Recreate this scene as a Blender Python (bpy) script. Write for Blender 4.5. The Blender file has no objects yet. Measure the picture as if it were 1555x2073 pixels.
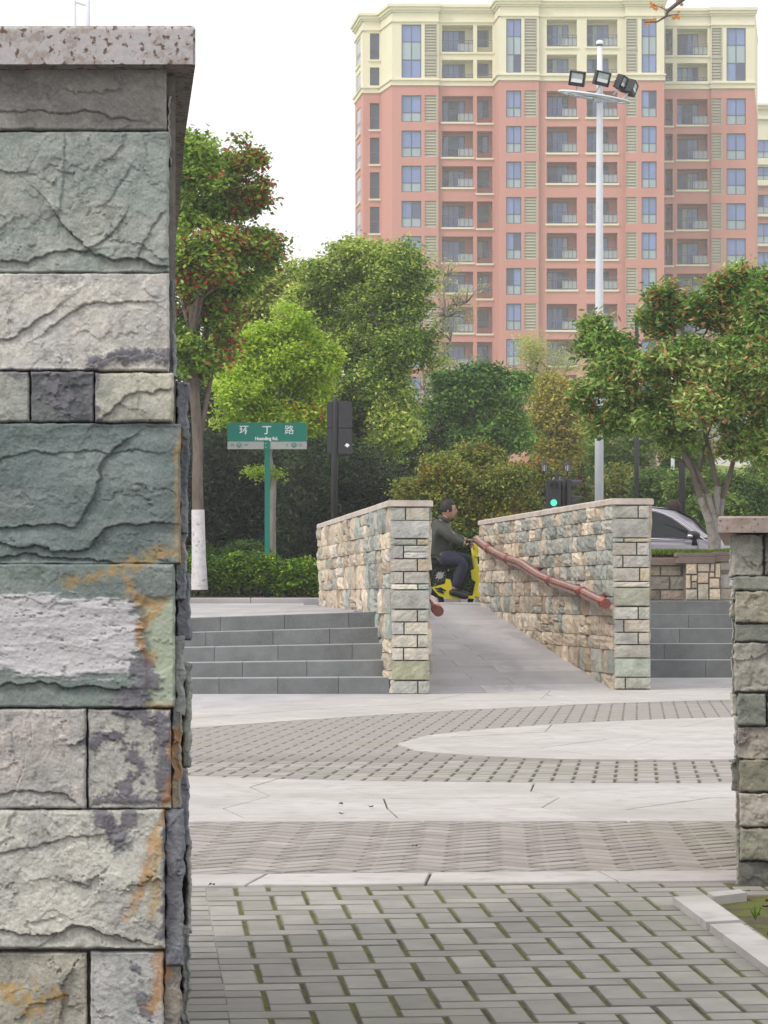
import bpy, bmesh, math, random
import numpy as np
from mathutils import Vector, Matrix, Euler
R = math.radians
rnd = random.Random(7)
nr = np.random.default_rng(11)
scene = bpy.context.scene
col = scene.collection

# ------------------------------------------------------------ camera, world, sun, exposure
EYE, FPX, HOR, CXP = 0.905, 6200.0, 1205.0, 777.5      # eye height (m), focal length and horizon of the photograph (px)
cam_d = bpy.data.cameras.new('camera'); cam = bpy.data.objects.new('camera', cam_d); col.objects.link(cam)
cam.location = (0, 0, EYE); cam.rotation_euler = (R(90), 0, 0)
cam_d.sensor_width = 36; cam_d.sensor_fit = 'AUTO'; cam_d.lens = 36 * FPX / 2073
cam_d.shift_y = (HOR - 1036.5) / 2073
cam_d.clip_start = 0.1; cam_d.clip_end = 3000
scene.camera = cam
SUN_EL, SUN_AZ = R(46), R(236)       # high veiled sun, behind and to the left of the camera
world = bpy.data.worlds.new('World'); scene.world = world; world.use_nodes = True
wn = world.node_tree; wn.nodes.clear()
wo = wn.nodes.new('ShaderNodeOutputWorld'); wb = wn.nodes.new('ShaderNodeBackground')
sk = wn.nodes.new('ShaderNodeTexSky'); sk.sky_type = 'NISHITA'; sk.sun_disc = False
sk.sun_elevation = SUN_EL; sk.sun_rotation = SUN_AZ; sk.dust_density = 3.0
mx = wn.nodes.new('ShaderNodeMix'); mx.data_type = 'RGBA'; mx.inputs[0].default_value = 0.9
mx.inputs[7].default_value = (11.2, 11.1, 11.1, 1)          # the even cloud sheet over the sky
wn.links.new(sk.outputs[0], mx.inputs[6]); wn.links.new(mx.outputs[2], wb.inputs[0])
wb.inputs[1].default_value = 0.1
wn.links.new(wb.outputs[0], wo.inputs[0])
sl = bpy.data.lights.new('sun', 'SUN'); sl.energy = 1.5; sl.angle = R(12); sl.color = (1, 0.93, 0.82)
sun = bpy.data.objects.new('sun', sl); col.objects.link(sun)
sd = Vector((math.sin(SUN_AZ) * math.cos(SUN_EL), math.cos(SUN_AZ) * math.cos(SUN_EL), math.sin(SUN_EL)))
sun.rotation_euler = sd.to_track_quat('Z', 'Y').to_euler()
vs = scene.view_settings; vs.view_transform = 'Standard'; vs.look = 'None'; vs.gamma = 1; vs.exposure = 0.3
HAZE = .00075
scene.cycles.max_bounces = 6; scene.cycles.transparent_max_bounces = 8

# ------------------------------------------------------------ helpers
def P(px, py, D):
    """point at distance D that the photograph shows at (px, py)"""
    return Vector(((px - CXP) * D / FPX, D, EYE + (HOR - py) * D / FPX))
def G(px, py, z=0.0):
    return P(px, py, (EYE - z) * FPX / (py - HOR))
W = {}
def wloc(o):
    v = Vector((0, 0, 0))
    while o is not None:
        v += o.location; o = o.parent
    return v
def props(o, label=None, cat=None, group=None, kind=None):
    if label: o['label'] = label
    if cat: o['category'] = cat
    if group: o['group'] = group
    if kind: o['kind'] = kind
    return o
def empty(name, loc, label=None, cat=None, group=None, kind=None):
    o = bpy.data.objects.new(name, None); col.objects.link(o); o.location = loc; o.empty_display_size = .1
    return props(o, label, cat, group, kind)
def link(name, me, loc, parent=None, color=None):
    o = bpy.data.objects.new(name, me); col.objects.link(o)
    if parent is not None:
        o.parent = parent; o.location = Vector(loc) - wloc(parent)
    else: o.location = loc
    if color is not None: o.color = (*color, 1)
    return o
def mk(name, verts, faces, mat, parent=None, color=None, smooth=False, vcol=None, base=False):
    """verts in world metres; the object gets its own origin"""
    v = np.asarray([tuple(p) for p in verts], dtype=np.float64) if not isinstance(verts, np.ndarray) else verts
    c = (v.min(0) + v.max(0)) / 2
    if base: c[2] = v[:, 2].min()
    v = v - c
    me = bpy.data.meshes.new(name)
    if isinstance(faces, np.ndarray):
        n, k = faces.shape
        me.vertices.add(len(v)); me.vertices.foreach_set('co', v.astype(np.float32).ravel())
        me.loops.add(n * k); me.loops.foreach_set('vertex_index', faces.astype(np.int32).ravel())
        me.polygons.add(n); me.polygons.foreach_set('loop_start', np.arange(0, n * k, k, dtype=np.int32))
        me.update(calc_edges=True)
    else:
        me.from_pydata(v.tolist(), [], faces)
    if smooth: me.polygons.foreach_set('use_smooth', np.ones(len(me.polygons), dtype=bool))
    if vcol is not None:
        a = me.color_attributes.new('Col', 'FLOAT_COLOR', 'POINT')
        cc = np.ones((len(v), 4), dtype=np.float32); cc[:, :3] = vcol
        a.data.foreach_set('color', cc.ravel())
    me.materials.append(mat); me.validate()
    return link(name, me, Vector(c), parent, color)
class MB:
    """collects simple solids into one mesh"""
    def __init__(s): s.v = []; s.f = []
    def add(s, vs_, fs):
        b = len(s.v); s.v += [tuple(p) for p in vs_]; s.f += [tuple(i + b for i in f) for f in fs]; return s
    def box(s, a, b):
        x0, y0, z0 = a; x1, y1, z1 = b
        vs_ = [(x0,y0,z0),(x1,y0,z0),(x1,y1,z0),(x0,y1,z0),(x0,y0,z1),(x1,y0,z1),(x1,y1,z1),(x0,y1,z1)]
        return s.add(vs_, [(0,3,2,1),(4,5,6,7),(0,1,5,4),(1,2,6,5),(2,3,7,6),(3,0,4,7)])
    def obox(s, c, ux, uy, uz):
        """box from centre and three half-axis vectors"""
        c = Vector(c); q = []
        for dz in (-1, 1):
            for dx, dy in ((-1,-1),(1,-1),(1,1),(-1,1)): q.append(c + dx*Vector(ux) + dy*Vector(uy) + dz*Vector(uz))
        return s.add(q, [(0,3,2,1),(4,5,6,7),(0,1,5,4),(1,2,6,5),(2,3,7,6),(3,0,4,7)])
    def cbox(s, a, b, ch):
        """box with chamfered vertical and top edges"""
        x0,y0,z0 = a; x1,y1,z1 = b
        def ring(i, z): return [(x0+i,y0+i,z),(x1-i,y0+i,z),(x1-i,y1-i,z),(x0+i,y1-i,z)]
        vs_ = ring(0,z0)+ring(0,z1-ch)+ring(ch,z1); f=[(0,3,2,1),(8,9,10,11)]
        for r in (0,4):
            for k in range(4): f.append((r+k, r+(k+1)%4, r+4+(k+1)%4, r+4+k))
        return s.add(vs_, f)
    def tube(s, pts, rad, seg=8, caps=True):
        pts = [Vector(p) for p in pts]; n = len(pts)
        if not isinstance(rad, (list, tuple)): rad = [rad]*n
        base = len(s.v); prev = None
        for i, p in enumerate(pts):
            d = (pts[min(i+1,n-1)] - pts[max(i-1,0)]); d = d.normalized() if d.length > 1e-9 else Vector((0,0,1))
            if prev is None:
                u = d.cross(Vector((0,0,1)) if abs(d.z) < .9 else Vector((1,0,0))).normalized()
            else:
                u = (prev - d*prev.dot(d)); u = u.normalized() if u.length > 1e-6 else d.orthogonal().normalized()
            prev = u; w = d.cross(u)
            for k in range(seg):
                a = 2*math.pi*k/seg; s.v.append(tuple(p + (u*math.cos(a) + w*math.sin(a))*rad[i]))
        for i in range(n-1):
            for k in range(seg):
                a = base+i*seg; s.f.append((a+k, a+(k+1)%seg, a+seg+(k+1)%seg, a+seg+k))
        if caps:
            s.f.append(tuple(base+k for k in reversed(range(seg)))); s.f.append(tuple(base+(n-1)*seg+k for k in range(seg)))
        return s
    def torus(s, c, R_, r, ax=(0,1,0), seg=24, sg=8, flat=1.0):
        ax = Vector(ax).normalized(); u = ax.orthogonal().normalized(); w = ax.cross(u); base = len(s.v)
        for i in range(seg):
            a = 2*math.pi*i/seg; d = u*math.cos(a)+w*math.sin(a)
            for k in range(sg):
                b = 2*math.pi*k/sg; s.v.append(tuple(Vector(c)+d*(R_+r*math.cos(b))+ax*(r*flat*math.sin(b))))
        for i in range(seg):
            for k in range(sg):
                s.f.append((base+i*sg+k, base+((i+1)%seg)*sg+k, base+((i+1)%seg)*sg+(k+1)%sg, base+i*sg+(k+1)%sg))
        return s
    def ball(s, c, r, seg=12, rg=8):
        if not isinstance(r, (tuple, list)): r = (r, r, r)
        base = len(s.v); c = Vector(c)
        for i in range(rg+1):
            t = math.pi*i/rg
            for k in range(seg):
                a = 2*math.pi*k/seg
                s.v.append((c.x+r[0]*math.sin(t)*math.cos(a), c.y+r[1]*math.sin(t)*math.sin(a), c.z+r[2]*math.cos(t)))
        for i in range(rg):
            for k in range(seg): s.f.append((base+i*seg+k, base+(i+1)*seg+k, base+(i+1)*seg+(k+1)%seg, base+i*seg+(k+1)%seg))
        return s
    def prism(s, poly, ax0, off):
        """extrude a polygon (list of 3-D points) by vector off"""
        n = len(poly); off = Vector(off); a = [Vector(p) for p in poly]
        return s.add(a + [p+off for p in a], [tuple(reversed(range(n))), tuple(range(n, 2*n))] + [(k,(k+1)%n,n+(k+1)%n,n+k) for k in range(n)])
    def build(s, name, mat, parent=None, color=None, smooth=False, base=False):
        return mk(name, s.v, s.f, mat, parent, color, smooth, base=base)

# vectorised value noise
def _h(ix, iy, iz, seed):
    n = (ix*374761393 + iy*668265263 + iz*2147483647 + seed*974634777) & 0xFFFFFFFF
    n = ((n ^ (n >> 13)) * 1274126177) & 0xFFFFFFFF
    n = ((n ^ (n >> 15)) * 2246822519) & 0xFFFFFFFF
    return ((n ^ (n >> 16)) & 0xFFFFFF) / float(0xFFFFFF)
def vnoise(x, y, z=0.0, seed=0):
    x = np.asarray(x, float); y = np.asarray(y, float); z = np.zeros_like(x) + z
    ix, iy, iz = (np.floor(a).astype(np.int64) for a in (x, y, z))
    fx, fy, fz = x-ix, y-iy, z-iz
    fx, fy, fz = (t*t*t*(t*(t*6-15)+10) for t in (fx, fy, fz))
    r = 0
    for dx in (0, 1):
        for dy in (0, 1):
            for dz in (0, 1):
                r = r + _h(ix+dx, iy+dy, iz+dz, seed)*(fx if dx else 1-fx)*(fy if dy else 1-fy)*(fz if dz else 1-fz)
    return r*2-1
def fbm(x, y, z=0.0, oct=4, seed=0, gain=.5):
    a, s, t = 1., 0., 0.
    for o in range(oct):
        s = s + a*vnoise(np.asarray(x)*2**o, np.asarray(y)*2**o, np.asarray(z)*2**o, seed+o*17); t += a; a *= gain
    return s/t
def facets(x, y, seed=0):
    """flat split facets: value of a tilted plane per irregular cell"""
    ix, iy = np.floor(x).astype(np.int64), np.floor(y).astype(np.int64); bd = np.full(x.shape, 1e9); val = np.zeros(x.shape); b2 = np.full(x.shape, 1e9)
    for dx in (-1, 0, 1):
        for dy in (-1, 0, 1):
            cx_, cy_ = ix+dx, iy+dy; z0 = np.zeros_like(cx_)
            fx = cx_+_h(cx_, cy_, z0, seed+1); fy = cy_+_h(cx_, cy_, z0, seed+2); d = np.hypot(x-fx, y-fy)
            v = (_h(cx_, cy_, z0, seed+3)-.5)*1.1*(x-fx) + (_h(cx_, cy_, z0, seed+4)-.5)*1.1*(y-fy) + (_h(cx_, cy_, z0, seed+5)-.5)*.5
            m = d < bd; b2 = np.where(m, bd, np.minimum(b2, d)); val = np.where(m, v, val); bd = np.where(m, d, bd)
    return val, b2-bd
def desat(c, k, g=1.0):
    l = .3*c[0]+.59*c[1]+.11*c[2]; return tuple((l+(q-l)*(1-k))*g for q in c)
def smooth(e0, e1, x):
    t = np.clip((x-e0)/(e1-e0), 0, 1); return t*t*(3-2*t)
def lin(r, g, b):
    f = lambda c: (c/255/12.92 if c/255 <= .04045 else ((c/255+.055)/1.055)**2.4)
    return (f(r), f(g), f(b))

# ------------------------------------------------------------ materials
def mat(name, color=(.5,.5,.5), rough=.8, metal=0.0, src='const', var=.25, scale=8.0, bump=.0, bscale=40.0, bdist=.01, spec=.4,
        rand=0.0, tint=None, tscale=3.0, tamt=.6, tlo=.52, thi=.62, stretch=None, spots=None, trans=0.0, emit=None, coat=0.0, world_co=True):
    m = bpy.data.materials.new(name); m.use_nodes = True; nt = m.node_tree; N = nt.nodes; L = nt.links
    b = N['Principled BSDF']; b.inputs['Roughness'].default_value = rough; b.inputs['Metallic'].default_value = metal
    b.inputs['Specular IOR Level'].default_value = spec
    if coat: b.inputs['Coat Weight'].default_value = coat; b.inputs['Coat Roughness'].default_value = .05
    if world_co:
        g = N.new('ShaderNodeNewGeometry'); co = g.outputs['Position']
    else:
        g = N.new('ShaderNodeTexCoord'); co = g.outputs['Object']
    if stretch:
        mp = N.new('ShaderNodeMapping'); mp.inputs['Scale'].default_value = stretch; L.new(co, mp.inputs[0]); co2 = mp.outputs[0]
    else: co2 = co
    if src == 'const':
        rgb = N.new('ShaderNodeRGB'); rgb.outputs[0].default_value = (*color, 1); c = rgb.outputs[0]
    elif src == 'obj':
        oi = N.new('ShaderNodeObjectInfo'); c = oi.outputs['Color']
    else:
        at = N.new('ShaderNodeAttribute'); at.attribute_name = 'Col'; c = at.outputs['Color']
    def mulv(c, fac_socket, amt):
        mr = N.new('ShaderNodeMapRange'); mr.inputs[1].default_value = 0; mr.inputs[2].default_value = 1
        mr.inputs[3].default_value = 1-amt; mr.inputs[4].default_value = 1+amt
        L.new(fac_socket, mr.inputs[0])
        v = N.new('ShaderNodeVectorMath'); v.operation = 'SCALE'; L.new(c, v.inputs[0]); L.new(mr.outputs[0], v.inputs['Scale']); return v.outputs[0]
    if var:
        n = N.new('ShaderNodeTexNoise'); n.inputs['Scale'].default_value = scale; n.inputs['Detail'].default_value = 6; n.inputs['Roughness'].default_value = .65
        L.new(co2, n.inputs['Vector'])
        mr = N.new('ShaderNodeMapRange'); mr.inputs[1].default_value = .25; mr.inputs[2].default_value = .75; L.new(n.outputs[0], mr.inputs[0])
        c = mulv(c, mr.outputs[0], var)
    if rand:
        oi = N.new('ShaderNodeObjectInfo'); c = mulv(c, oi.outputs['Random'], rand)
    if tint:
        n = N.new('ShaderNodeTexNoise'); n.inputs['Scale'].default_value = tscale; n.inputs['Detail'].default_value = 7; n.inputs['Roughness'].default_value = .7
        L.new(co2, n.inputs['Vector'])
        mr = N.new('ShaderNodeMapRange'); mr.inputs[1].default_value = tlo; mr.inputs[2].default_value = thi; mr.inputs[4].default_value = tamt; L.new(n.outputs[0], mr.inputs[0])
        mm = N.new('ShaderNodeMix'); mm.data_type = 'RGBA'; L.new(mr.outputs[0], mm.inputs[0]); L.new(c, mm.inputs[6]); mm.inputs[7].default_value = (*tint, 1); c = mm.outputs[2]
    if spots:
        sc_, colr, lo, hi = spots
        n = N.new('ShaderNodeTexNoise'); n.inputs['Scale'].default_value = sc_; n.inputs['Detail'].default_value = 2; L.new(co2, n.inputs['Vector'])
        mr = N.new('ShaderNodeMapRange'); mr.inputs[1].default_value = lo; mr.inputs[2].default_value = hi; L.new(n.outputs[0], mr.inputs[0])
        mm = N.new('ShaderNodeMix'); mm.data_type = 'RGBA'; L.new(mr.outputs[0], mm.inputs[0]); L.new(c, mm.inputs[6]); mm.inputs[7].default_value = (*colr, 1); c = mm.outputs[2]
    L.new(c, b.inputs['Base Color'])
    if bump:
        n = N.new('ShaderNodeTexNoise'); n.inputs['Scale'].default_value = bscale; n.inputs['Detail'].default_value = 5; L.new(co2, n.inputs['Vector'])
        bp = N.new('ShaderNodeBump'); bp.inputs['Strength'].default_value = bump; bp.inputs['Distance'].default_value = bdist
        L.new(n.outputs[0], bp.inputs['Height']); L.new(bp.outputs[0], b.inputs['Normal'])
    if trans:
        tr = N.new('ShaderNodeBsdfTranslucent'); L.new(c, tr.inputs[0]); ms = N.new('ShaderNodeMixShader'); ms.inputs[0].default_value = trans
        out = N['Material Output']; L.new(b.outputs[0], ms.inputs[1]); L.new(tr.outputs[0], ms.inputs[2]); L.new(ms.outputs[0], out.inputs[0])
    if emit:
        b.inputs['Emission Color'].default_value = (*emit[:3], 1); b.inputs['Emission Strength'].default_value = emit[3]
    return m
M = {}
M['hero'] = mat('split_stone', src='attr', var=.13, scale=70, bump=.6, bscale=200, bdist=.002, rough=.85, spec=.25)
M['stone'] = mat('wall_stone', src='obj', var=.30, scale=9, bump=.7, bscale=35, bdist=.02, rough=.9, spec=.2, tint=(.24,.22,.18), tscale=14, tamt=.4, tlo=.55, thi=.7)
M['mortar'] = mat('mortar', (.20,.185,.165), var=.3, scale=20, bump=.5, bscale=60, rough=.95, spec=.1)
M['granite'] = mat('speckled_granite', (.41,.395,.40), var=.16, scale=120, bump=.3, bscale=260, bdist=.0015, rough=.75,
                   spots=(95, (.13,.085,.065), .57, .64), tint=(.26,.20,.17), tscale=36, tamt=.7, tlo=.5, thi=.6)
M['granite_warm'] = mat('weathered_coping', (.33,.275,.25), var=.3, scale=14, bump=.3, bscale=120, bdist=.003, rough=.8, tint=(.24,.17,.13), tscale=9, tamt=.6, spots=(110,(.16,.12,.10),.6,.7))
M['granite_far'] = mat('cap_granite', (.50,.44,.39), var=.25, scale=6, bump=.2, bscale=80, rough=.75, tint=(.33,.25,.20), tscale=4, tamt=.5)
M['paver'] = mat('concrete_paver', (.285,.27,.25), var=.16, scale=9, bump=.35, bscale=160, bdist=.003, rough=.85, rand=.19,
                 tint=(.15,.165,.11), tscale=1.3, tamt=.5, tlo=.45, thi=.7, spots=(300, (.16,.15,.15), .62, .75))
M['paver2'] = mat('clay_paver', (.30,.275,.262), var=.16, scale=7, bump=.2, bscale=120, bdist=.003, rough=.85, rand=.16,
                 tint=(.24,.27,.17), tscale=.5, tamt=.4, tlo=.5, thi=.7)
M['slab'] = mat('pale_granite_slab', (.44,.418,.412), var=.16, scale=2.2, bump=.1, bscale=150, bdist=.002, rough=.8, rand=.05,
                spots=(9, (.34,.325,.31), .52, .74), tint=(.35,.33,.30), tscale=.9, tamt=.75, tlo=.45, thi=.65)
M['slab2'] = mat('ramp_slab', (.40,.385,.40), var=.12, scale=3, bump=.2, bscale=100, bdist=.003, rough=.8, rand=.13, stretch=(1,.3,1),
                tint=(.30,.29,.29), tscale=2.2, tamt=.6)
M['joint'] = mat('paving_joint_soil', (.10,.088,.065), var=.3, scale=14, rough=1, spec=.05, tint=(.13,.145,.045), tscale=6, tamt=.9, tlo=.42, thi=.52, bump=.5, bscale=200)
M['joint2'] = mat('paving_joint_sand', (.135,.125,.105), var=.3, scale=14, rough=1, spec=.05, tint=(.12,.13,.06), tscale=1.5, tamt=.8, tlo=.45, thi=.55)
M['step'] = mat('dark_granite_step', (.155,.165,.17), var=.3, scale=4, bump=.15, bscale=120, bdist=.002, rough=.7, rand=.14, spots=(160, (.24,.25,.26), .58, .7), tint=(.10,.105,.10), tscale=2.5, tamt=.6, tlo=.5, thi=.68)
def paint_top_light(m, colr, amt):  # paints sky light into the base colour of upward faces
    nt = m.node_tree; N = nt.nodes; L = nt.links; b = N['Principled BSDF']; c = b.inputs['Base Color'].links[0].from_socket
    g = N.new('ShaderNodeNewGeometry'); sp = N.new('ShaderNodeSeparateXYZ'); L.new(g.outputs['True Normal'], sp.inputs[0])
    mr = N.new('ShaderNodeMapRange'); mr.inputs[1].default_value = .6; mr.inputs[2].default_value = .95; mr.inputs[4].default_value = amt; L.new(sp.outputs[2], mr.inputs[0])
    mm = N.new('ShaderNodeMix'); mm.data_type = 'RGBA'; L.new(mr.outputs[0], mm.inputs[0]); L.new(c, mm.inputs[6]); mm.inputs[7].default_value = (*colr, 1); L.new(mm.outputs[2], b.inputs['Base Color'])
def edge_darken(m, colr, ex, ey, amt=.75):
    """darker tone along the rims of a paver, broken up by noise"""
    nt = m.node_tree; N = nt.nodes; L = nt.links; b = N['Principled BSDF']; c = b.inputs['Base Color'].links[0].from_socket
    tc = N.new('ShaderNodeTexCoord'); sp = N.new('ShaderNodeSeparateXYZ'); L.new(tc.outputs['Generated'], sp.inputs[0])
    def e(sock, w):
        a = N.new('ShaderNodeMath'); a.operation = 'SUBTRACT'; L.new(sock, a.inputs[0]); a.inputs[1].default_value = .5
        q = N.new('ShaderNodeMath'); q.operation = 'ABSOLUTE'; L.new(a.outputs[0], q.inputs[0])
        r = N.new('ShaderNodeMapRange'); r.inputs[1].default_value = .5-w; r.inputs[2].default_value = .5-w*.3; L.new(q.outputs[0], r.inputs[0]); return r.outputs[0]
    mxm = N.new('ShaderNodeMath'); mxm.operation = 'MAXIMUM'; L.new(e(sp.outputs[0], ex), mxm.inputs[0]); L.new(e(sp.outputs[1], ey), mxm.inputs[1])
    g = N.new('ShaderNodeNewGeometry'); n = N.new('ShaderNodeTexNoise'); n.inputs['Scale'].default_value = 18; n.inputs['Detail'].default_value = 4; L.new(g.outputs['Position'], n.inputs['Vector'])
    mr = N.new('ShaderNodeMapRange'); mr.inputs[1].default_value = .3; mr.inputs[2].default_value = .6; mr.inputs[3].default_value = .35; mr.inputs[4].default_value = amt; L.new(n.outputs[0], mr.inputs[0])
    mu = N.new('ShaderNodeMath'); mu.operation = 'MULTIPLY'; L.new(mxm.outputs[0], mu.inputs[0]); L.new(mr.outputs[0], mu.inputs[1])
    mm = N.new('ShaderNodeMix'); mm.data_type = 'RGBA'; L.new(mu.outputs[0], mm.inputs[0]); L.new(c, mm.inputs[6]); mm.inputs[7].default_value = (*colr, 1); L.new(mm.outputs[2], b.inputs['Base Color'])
edge_darken(M['paver'], (.09,.085,.06), .022, .085, .75)  # rims darker than the middle, wider on the long sides
edge_darken(M['paver2'], (.13,.12,.095), .05, .11, .4)
paint_top_light(M['step'], (.42,.42,.44), .8)  # treads coloured paler, as if lit by the open sky
M['asphalt'] = mat('asphalt', (.06,.06,.062), var=.2, scale=12, bump=.3, bscale=120, rough=.9)
M['soil'] = mat('soil', (.05,.037,.027), var=.5, scale=18, bump=1.0, bscale=40, bdist=.03, rough=1, spec=.05, tint=(.08,.06,.04), tscale=14, tamt=.8, tlo=.5, thi=.65)
M['grass'] = mat('grass_green', src='attr', var=.2, scale=8, rough=.8, trans=.3, spec=.2)
M['lawn'] = mat('lawn', (.17,.22,.06), var=.3, scale=1.2, rough=1, spec=.1)
M['leaf'] = mat('foliage', src='attr', var=.15, scale=2.0, rough=.55, trans=.38, spec=.35)
M['bark'] = mat('bark', (.15,.125,.105), var=.4, scale=14, bump=.8, bscale=30, bdist=.02, rough=.95, spec=.1, stretch=(1,1,.3))
M['bark_grey'] = mat('grey_bark', (.27,.25,.22), var=.35, scale=10, bump=.6, bscale=24, bdist=.02, rough=.95, spec=.1, stretch=(1,1,.4))
M['lime'] = mat('whitewash', (.62,.60,.62), var=.2, scale=16, rough=.95, spec=.1, tint=(.24,.20,.17), tscale=9, tamt=.8, tlo=.58, thi=.66)
M['green_sign'] = mat('green_sign_paint', (.0,.20,.145), var=.05, rough=.45)
M['grey_sign'] = mat('grey_sign_panel', (.42,.43,.42), var=.08, rough=.5)
M['white'] = mat('white_paint', (.78,.79,.80), var=.04, rough=.45)
M['white_metal'] = mat('white_steel', (.66,.69,.75), var=.05, rough=.4, spec=.5)
M['black'] = mat('black_metal', (.022,.022,.026), var=.2, rough=.5)
M['black_sat'] = mat('black_housing', (.03,.03,.036), var=.15, rough=.6)
M['copper'] = mat('copper_paint', (.40,.135,.10), var=.35, scale=18, rough=.27, metal=.8, spec=.6, stretch=(1,.25,1), bump=.1, bscale=20)
M['copper_end'] = mat('copper_paint_end', (.17,.05,.04), var=.3, scale=30, rough=.5)
M['pink'] = mat('pink_render', (.56,.265,.235), var=.07, scale=.12, rough=.9, spec=.1, stretch=(1,1,.12), tint=(.42,.19,.17), tscale=.9, tamt=.35, tlo=.5, thi=.7)
M['cream'] = mat('cream_render', (.76,.71,.55), var=.06, scale=.12, rough=.9, spec=.1, stretch=(1,1,.12), tint=(.58,.54,.44), tscale=.9, tamt=.35, tlo=.5, thi=.7)
M['frame'] = mat('window_frame_blue', (.09,.11,.18), var=.05, rough=.5)
M['pane'] = mat('window_glass_blue', (.18,.24,.48), var=.15, scale=.35, rough=.15, spec=.5, rand=.12)
M['pane_low'] = mat('frosted_window_glass', (.34,.42,.47), var=.06, scale=.5, rough=.3, rand=.08)
M['pane_dark'] = mat('dark_window_glass', (.08,.095,.17), var=.15, scale=.4, rough=.15, rand=.2)
M['louvre'] = mat('louvre_slat', (.40,.38,.30), var=.06, rough=.6)
M['rail_glass'] = mat('balcony_glass', (.34,.36,.38), var=.05, rough=.2)
M['yellow'] = mat('yellow_paint', (.62,.55,.01), var=.06, rough=.35, spec=.5)
M['rubber'] = mat('rubber', (.02,.02,.022), var=.2, rough=.8)
M['chrome'] = mat('chrome', (.72,.72,.75), var=.02, rough=.15, metal=1.0)
M['car_paint'] = mat('grey_car_paint', (.30,.285,.33), var=.02, rough=.25, metal=.35, spec=.6, coat=.8)
M['car_glass'] = mat('car_glass', (.014,.018,.02), var=.05, rough=.08, spec=.35)
M['skin'] = mat('skin', (.42,.24,.17), var=.08, scale=20, rough=.6)
M['hair'] = mat('black_hair', (.012,.011,.012), var=.3, scale=60, rough=.6)
M['jacket'] = mat('dark_green_jacket', (.040,.044,.036), var=.3, scale=14, rough=.6, bump=.4, bscale=18, bdist=.02)
M['trousers'] = mat('navy_trousers', (.022,.026,.05), var=.3, scale=14, rough=.85, bump=.3, bscale=18, bdist=.02)
M['shoe'] = mat('black_shoe', (.02,.02,.022), var=.1, rough=.5)
M['signal_green'] = mat('green_signal_lamp', (.05,.5,.35), var=0, emit=(.10,.8,.5,1.0))
M['lens'] = mat('dark_lens', (.03,.045,.04), var=0, rough=.2)
M['lamp_glass'] = mat('lantern_glass', (.55,.57,.6), var=.05, rough=.3)
M['flood_glass'] = mat('floodlight_glass', (.40,.46,.46), var=.5, scale=5, rough=.15, spec=.7)
M['brown'] = mat('brown_stone_cap', (.24,.19,.165), var=.25, scale=5, bump=.4, bscale=40, bdist=.01, rough=.85)
# ------------------------------------------------------------ ground, roads, terraces
def sheet(name, pts, m, kind='structure', label=None, parent=None, thick=None):
    pts = [Vector(p) for p in pts]; n = len(pts)
    if thick:
        mb = MB().prism([p - Vector((0,0,thick)) for p in pts], None, (0,0,thick)); o = mb.build(name, m, parent)
    else: o = mk(name, pts, [tuple(range(n))], m, parent)
    if parent is None: o['kind'] = kind
    return o
ROADZ = .62
sheet('ground', [(-9,-3,-.16),(9,-3,-.16),(9,39,-.16),(-9,39,-.16)], M['soil'])
sheet('terrain', [(-200,52,.50),(200,52,.50),(200,640,.5),(-200,640,.5)], M['lawn'])
sheet('road', [(-60,38.35,ROADZ),(60,38.35,ROADZ),(60,52.5,ROADZ),(-60,52.5,ROADZ)], M['asphalt'], thick=.5)
sheet('lane_marking', [(-40,41.9,ROADZ+.004),(40,41.9,ROADZ+.004),(40,42.02,ROADZ+.004),(-40,42.02,ROADZ+.004)], M['white'])

# ---- paving: herringbone pavers laid one by one
UN = .1025
SLOPE, YB = .035, 9.63            # the near paving climbs towards the plaza
def gz(y): return 0.0 if y > YB else -(YB - y)*SLOPE
def paver_mesh(name, w, d, m):
    mb = MB().cbox((-w/2,-d/2,-.06),(w/2,d/2,0), .004)
    me = bpy.data.meshes.new(name); me.from_pydata(mb.v, [], mb.f); me.materials.append(m); return me
def herringbone(parent, name, meshes, org, ang, inside, gap, irange, jrange, matl, limit=290, slope=True):
    """90 degree herringbone of 2x1 pavers; ang rotates the grid about org; nearest ones are single parts"""
    c, s = math.cos(ang), math.sin(ang); out = []
    for i in irange:
        for j in jrange:
            k = (i-j) % 4
            if k == 0: u, v, hz = i+1, j+.5, True
            elif k == 3: u, v, hz = i+.5, j+1, False
            else: continue
            W2 = lambda u, v: (org[0] + (u*c - v*s)*UN, org[1] + (u*s + v*c)*UN)
            x, y = W2(u, v)
            ca, cb = ((i+.5, j+.5), (i+1.5, j+.5)) if hz else ((i+.5, j+.5), (i+.5, j+1.5))
            ia, ib = inside(*W2(*ca)), inside(*W2(*cb))
            if ia and ib: out.append((y, x, 1 if hz else 2))
            elif ia or ib:
                x, y = W2(*(ca if ia else cb)); out.append((y, x, 0))
    out.sort(); rest = MB()
    for n, (y, x, hz) in enumerate(out):
        z = gz(y) + rnd.uniform(-.0012, .0012)
        a = ang + (math.pi/2 if hz == 2 else 0) + rnd.uniform(-.01, .01)
        if n < limit:
            o = link('paver' if hz else 'half_paver', meshes[0 if hz == 1 else 1 if hz == 2 else 2], (x, y, z), parent)
            o.rotation_euler = (Matrix.Rotation(math.atan(SLOPE) if (slope and y < YB) else 0, 3, 'X') @ Matrix.Rotation(a, 3, 'Z')).to_euler()
        else:
            m_ = Matrix.Translation((x, y, z)) @ Matrix.Rotation(a, 4, 'Z'); me = meshes[0 if hz == 1 else 1 if hz == 2 else 2]
            rest.add([m_ @ v.co for v in me.vertices], [tuple(p.vertices) for p in me.polygons])
    if rest.v:
        o = rest.build('paver_field', matl, parent); o['kind'] = 'stuff'
    return len(out)
G1, G2 = .0095, .009
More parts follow.
